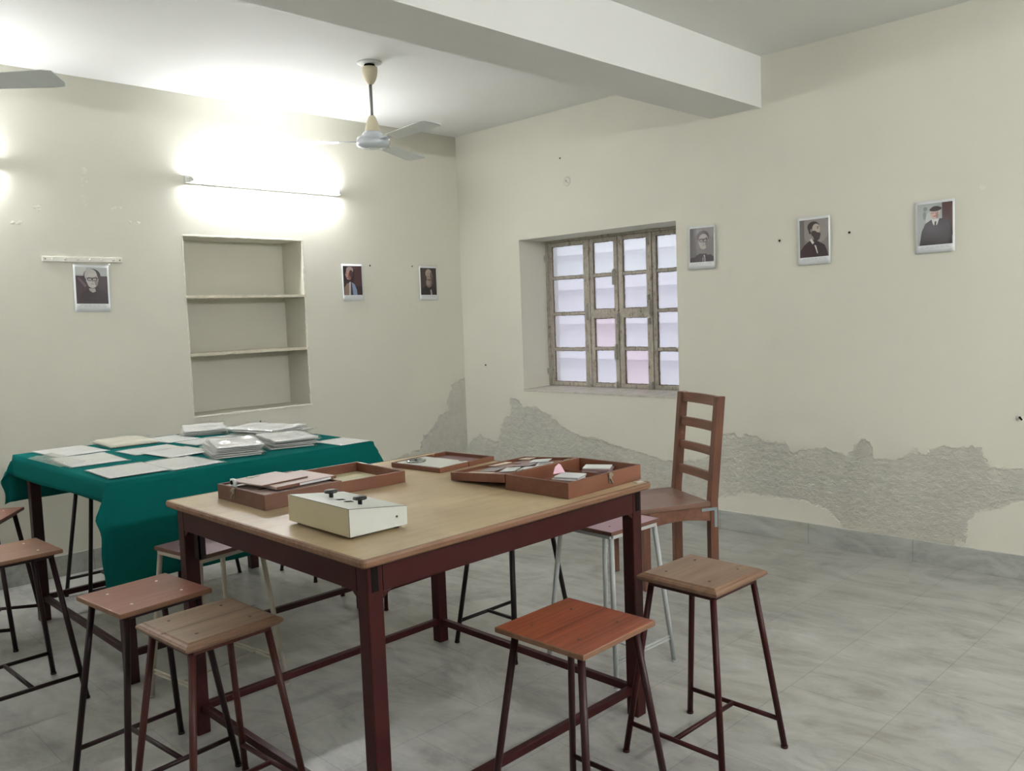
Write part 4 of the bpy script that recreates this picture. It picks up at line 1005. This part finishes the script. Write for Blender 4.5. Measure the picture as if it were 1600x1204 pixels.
# case D: card case, base nearest the camera, lid hinged behind it and sagging to the table
cd = thing('card_case', 'reddish wooden card case lying open with compartments, right front of the work table', 'case', (-2.644, -3.540, TZ), D(1.5))
W_, D_, H_ = 0.412, 0.288, 0.055
b = obj('case_base', tray_bm(W_, D_, H_, 0.009, 0.005), [M_case, M_case_in], cd, bevel=0.0012)
latch_part(b, 0.02, -D_/2-0.001, 0.054, 0.036, 'y', -1)
bm = bmesh.new(); bm_box(bm, -W_/2+0.01, W_/2-0.01, -0.092, -0.087, 0.005, 0.036); obj('divider', bm, M_case_in, b)
bm = bmesh.new(); bm_box(bm, 0.086, 0.090, -0.087, D_/2-0.01, 0.005, 0.030); obj('divider', bm, M_case_in, b)
lid_ang = math.asin((H_-0.031-0.003)/0.284)
ld = obj('case_lid', tray_bm(W_, 0.284, 0.031, 0.009, 0.004), [M_case, M_case_in], cd, bevel=0.0012)
LM = Matrix.Translation((0, D_/2+0.003, H_-0.0315)) @ Matrix.Rotation(-lid_ang, 4, 'X') @ Matrix.Translation((0, 0.142, 0))
ld.matrix_local = LM
for x in (-0.13, 0.13):
    bm = bmesh.new(); bm_tube(bm, (x-0.018, D_/2+0.0015, H_+0.001), (x+0.018, D_/2+0.0015, H_+0.001), 0.003, None, 8); obj('hinge', bm, M_metal, cd)
CD = Matrix.Translation((-2.644, -3.540, TZ)) @ Matrix.Rotation(D(1.5), 4, 'Z')
PAPER = {'white': plain('white_card', (0.66, 0.68, 0.66), 0.5, vary=0.05), 'grey': plain('grey_card', (0.30, 0.29, 0.29), 0.5, vary=0.08), 'mauve': plain('mauve_card', (0.30, 0.19, 0.18), 0.5, vary=0.1), 'cream': plain('cream_card', (0.60, 0.50, 0.40), 0.5, vary=0.06), 'pink': plain('pink_card', (0.66, 0.40, 0.48), 0.5, vary=0.05), 'brown': plain('brown_card', (0.26, 0.125, 0.075), 0.5, vary=0.1)}
def card(M, w, d, col, label, group, th=0.0016, pic=None):
    t = tag(bpy.data.objects.new('picture_card', None), label, 'card', group); COL.objects.link(t); t.empty_display_size = 0.03
    t.matrix_world = M
    c = obj('card', box(-w/2, w/2, -d/2, d/2, 0, th), PAPER[col], t)
    if pic: obj('printed_panel', box(-w*.32, w*.32, -d*.36, d*.36, th, th+0.0002), PAPER[pic], c)
LF = CD @ LM @ Matrix.Translation((0, 0, 0.0045))
lidcards = [(-0.145, -0.075, .07, .10, 'mauve', 20, None, 'mauve card lying flat at the near left end of the case lid'), (-0.165, 0.03, .045, .12, 'cream', 4, None, 'long cream card along the left rim of the case lid'),
    (-0.09, 0.035, .085, .065, 'grey', 12, None, 'grey card in the left half of the case lid'), (-0.085, -0.055, .10, .055, 'white', 28, 'white', 'white card over a mauve one near the front rim of the case lid'), (-0.03, -0.085, .11, .05, 'white', 22, None, 'long white card leaning at the hinge side of the case lid'),
    (0.0, 0.045, .07, .075, 'mauve', -8, None, 'mauve card in the middle of the case lid'), (0.035, -0.02, .075, .065, 'grey', 15, 'mauve', 'grey card with mauve panel, centre of the case lid'), (0.02, 0.10, .10, .035, 'cream', 3, None, 'narrow cream card at the far rim of the case lid'),
    (0.085, -0.075, .085, .06, 'white', 35, 'grey', 'white card with grey panel by the hinge of the case lid'), (0.105, 0.04, .08, .08, 'mauve', 10, None, 'mauve card in the right half of the case lid'), (0.135, -0.01, .085, .075, 'white', 30, None, 'bright white card at the right end of the case lid'), (0.165, 0.09, .05, .05, 'cream', 5, None, 'small cream card in the far right corner of the case lid')]
for i, (x, y, w, d, col, a, pic, lab) in enumerate(lidcards):
    card(LF @ Matrix.Translation((x, y, 0.0165+0.0019*(i % 4)+0.0006*(i//4))) @ Matrix.Rotation(D(a), 4, 'Z'), w, d, col, lab, 'cards scattered in the case lid', 0.0014, pic)
obj('card_padding', box(-W_/2+0.011, W_/2-0.011, -0.130, 0.130, 0.0045, 0.0205), M_case_in, ld)
def stack(x, y, n, w, d, cols, a0, label_top, label_rest, group, seed):
    rnd = random.Random(seed); z = 0.0053
    for i in range(n):
        th = rnd.uniform(0.0030, 0.0042)
        M = CD @ Matrix.Translation((x+rnd.uniform(-.004, .004), y+rnd.uniform(-.004, .004), z)) @ Matrix.Rotation(D(a0+rnd.uniform(-7, 7)), 4, 'Z')
        card(M, w, d, cols[i % len(cols)] if i < n-1 else 'white', label_top if i == n-1 else label_rest, group, th); z += th+0.0002
    return z
zt1 = stack(-0.03, -0.005, 9, 0.085, 0.09, ['grey', 'mauve', 'white', 'grey'], 12, 'topmost card of the left card pile in the open case', 'card in the left pile in the open case, under the topmost', 'left card pile in the case', 3)
zt2 = stack(0.140, 0.0, 10, 0.075, 0.10, ['mauve', 'brown', 'grey', 'mauve'], 24, 'white topmost card of the right card pile in the open case', 'card in the right pile in the open case, under the topmost', 'right card pile in the case', 4)
M = CD @ Matrix.Translation((-0.03, 0.045, zt1+0.001)) @ Matrix.Rotation(D(-14), 4, 'Z') @ Matrix.Rotation(D(72), 4, 'X')
pk = tag(bpy.data.objects.new('picture_card', None), 'pink card standing up behind the left card pile in the open case', 'card', 'pink card in the case'); COL.objects.link(pk); pk.matrix_world = M
bm = bmesh.new(); bm_prism(bm, [(-0.026, 0), (0.026, 0), (0.014, 0.030), (0.006, 0.034), (-0.012, 0.024)], -0.0007, 0.0007); obj('card', bm, PAPER['pink'], pk)
card(CD @ Matrix.Translation((-0.155, -0.02, 0.0054)) @ Matrix.Rotation(D(3), 4, 'Z'), 0.07, 0.12, 'white', 'white card flat on the floor of the left compartment of the case', 'loose cards in the case', 0.0012)
card(CD @ Matrix.Translation((-0.13, -0.115, 0.0054)) @ Matrix.Rotation(D(1), 4, 'Z'), 0.09, 0.035, 'white', 'white card in the narrow front compartment of the case', 'loose cards in the case', 0.0012)
M_dust = plain('pale_scrap', (0.62, 0.60, 0.56), 0.6)
tag(obj('paper_scrap', box(-2.50, -2.462, -3.712, -3.695, TZ+0.0002, TZ+0.0014), M_dust), 'tiny pale paper scrap at the right corner of the work table', 'scrap')

# ------------------------------------------------------------------ papers in plastic sleeves on the green cloth
CZ = 0.8625
M_sheet = plain('printed_sheet', (0.62, 0.62, 0.59), 0.6, vary=0.05, scale=30)
def sheet_mat():
    k = NT('worksheet_paper'); o = k.obj(); sx = k.n('ShaderNodeSeparateXYZ', {0: o})
    ln = k.math('GREATER_THAN', k.math('FRACT', k.math('MULTIPLY', sx.outputs[1], 70.0)), 0.72)
    wd = k.math('GREATER_THAN', k.noise(k.mapping(o, (90, 8, 1)), 1.0, 2), 0.48)
    c = k.mix(k.math('MULTIPLY', k.math('MULTIPLY', ln, wd), 0.30), (0.68, 0.68, 0.655), (0.32, 0.32, 0.32))
    k.principled(c, 0.55, None, 0, 0.3); return k.m
M_sheet = sheet_mat()
def wavy(w, d, z0, th, amp, seed, nx=18, ny=24, edge_drop=True, freq=9.0, sag=0.0):
    bm = bmesh.new(); g = {}
    for i in range(nx+1):
        for j in range(ny+1):
            x = -w/2+w*i/nx; y = -d/2+d*j/ny
            q = mnoise.noise(Vector((x*freq+seed*7.3, y*freq, seed*1.7)))
            q2 = mnoise.noise(Vector((x*freq*3.1+seed*3.3, y*freq*2.3, seed*2.9)))
            zz = z0 + th + amp*(0.75*q+0.35*q2+0.45)
            e = min(i, nx-i, j, ny-j)
            if edge_drop and e == 0: zz = z0 + th*0.5
            g[i, j, 0] = bm.verts.new((x, y, max(z0+0.0004, zz))); g[i, j, 1] = bm.verts.new((x, y, z0))
    for i in range(nx):
        for j in range(ny):
            bm.faces.new((g[i, j, 0], g[i+1, j, 0], g[i+1, j+1, 0], g[i, j+1, 0])); bm.faces.new((g[i, j, 1], g[i, j+1, 1], g[i+1, j+1, 1], g[i+1, j, 1]))
    for i in range(nx):
        for p, q in (((i, 0), (i+1, 0)), ((i+1, ny), (i, ny))): bm.faces.new((g[p+(0,)], g[p+(1,)], g[q+(1,)], g[q+(0,)]))
    for j in range(ny):
        for p, q in (((0, j+1), (0, j)), ((nx, j), (nx, j+1))): bm.faces.new((g[p+(0,)], g[p+(1,)], g[q+(1,)], g[q+(0,)]))
    return bm
def sleeve(x, y, z, w, d, rot, label, group, seed, thick=0.0016, amp=0.0045, loose=0.016, fold=False):
    t = thing('sleeved_paper', label, 'paper', (x, y, z), D(rot), group)
    obj('paper', wavy(w-2*loose, d-2*loose, 0.0004, thick, amp*0.45 if amp > 0.005 else 0.0, seed, 14, 18, False), M_sheet, t, smooth=True)
    obj('plastic_sleeve', wavy(w, d, 0.0, thick+0.0014, amp, seed, 20, 26), M_sleeve, t, smooth=True)
    return t
G1 = 'single sleeved papers spread on the green cloth'
sleeve(-3.490, -0.870, CZ, 0.260, 0.370, 3, 'sleeved paper at the far left corner of the green cloth', G1, 1, loose=0.008)
sleeve(-3.535, -1.270, CZ, 0.265, 0.400, -3, 'sleeved paper at the left edge of the green cloth, behind the front left one', G1, 2, loose=0.012, amp=0.006)
sleeve(-3.545, -1.770, CZ+0.0035, 0.255, 0.330, -2, 'sleeved paper at the front left corner of the green cloth', G1, 3, loose=0.008)
sleeve(-3.310, -1.775, CZ, 0.260, 0.350, 4, 'shiny sleeved paper second from the left along the front edge of the cloth', G1, 4, amp=0.006)
sleeve(-3.215, -1.225, CZ, 0.280, 0.250, 2, 'sleeved paper in the middle of the cloth, behind a small patch of bare green', G1, 5, loose=0.008)
sleeve(-3.180, -1.455, CZ+0.004, 0.250, 0.300, 5, 'sleeved paper in the middle of the cloth, right of the bare green patch', G1, 6, loose=0.008)
sleeve(-2.978, -0.905, CZ, 0.200, 0.300, 4, 'sleeved paper between the cream packet and the back pile', G1, 7, loose=0.008)
sleeve(-2.840, -1.175, CZ, 0.390, 0.230, 4, 'wide sleeved paper with bright edge in front of the back pile', G1, 8, amp=0.008, loose=0.010)
sleeve(-2.505, -0.870, CZ, 0.180, 0.180, 6, 'small sleeved paper at the far edge of the cloth right of the back pile', G1, 9, loose=0.008)
sleeve(-2.508, -1.862, CZ, 0.190, 0.240, 3, 'sleeved paper at the front right corner of the green cloth', G1, 10, loose=0.006)
def pile(x, y, n, w, d, rot, where, group, seed, th=0.0052, jit=0.012, amp=0.006):
    rnd = random.Random(seed); z = CZ
    for i in range(n):
        top = i == n-1
        sleeve(x+rnd.uniform(-jit, jit), y+rnd.uniform(-jit, jit), z, w, d, rot+rnd.uniform(-6, 6), ('topmost sleeved paper of the ' if top else 'sleeved paper lower down in the ')+where, group, seed*10+i, th-0.0018, amp*1.5 if top else 0.0016, 0.014)
        z += th+0.0026
pile(-3.010, -1.670, 6, 0.240, 0.360, -13, 'thick crinkled pile at the middle of the front edge', 'thick pile at the front edge of the cloth', 31, 0.0060, 0.014, 0.013)
pile(-2.705, -1.650, 5, 0.240, 0.360, -15, 'crinkled pile right of the thick front one', 'right hand pile at the front of the cloth', 32, 0.0058, 0.014, 0.014)
pile(-2.740, -0.790, 4, 0.260, 0.330, -28, 'pile at the back edge under the niche', 'pile at the back edge of the cloth', 33, 0.0050, amp=0.015)
pile(-2.540, -1.180, 5, 0.270, 0.400, 14, 'loose pile at the right rear of the cloth', 'pile at the right rear of the cloth', 34, 0.0050, 0.035, amp=0.015)
# cream packet
M_packet = plain('cream_packet', (0.58, 0.55, 0.44), 0.55, vary=0.12, scale=10, bump=0.3)
t = thing('paper_packet', 'thick cream paper packet in plastic at the back left of the green cloth', 'packet', (-3.195, -0.812, CZ), D(-3))
obj('packet', wavy(0.235, 0.33, 0.0008, 0.015, 0.006, 61, 16, 20, True, 7), M_packet, t, smooth=True)
obj('plastic_cover', wavy(0.275, 0.39, 0.0, 0.023, 0.009, 62, 18, 24), M_sleeve, t, smooth=True)
# crumpled plastic hanging over the left edge
t = tag(obj('plastic_scrap', wavy(0.11, 0.44, 0.0, 0.002, 0.013, 71, 22, 40, True, 24), M_sleeve, smooth=True), 'crumpled clear plastic flap along the left edge of the green cloth', 'plastic')
t.location = (-3.655, -1.20, CZ+0.010); t.rotation_euler = (0, D(-4), D(2))
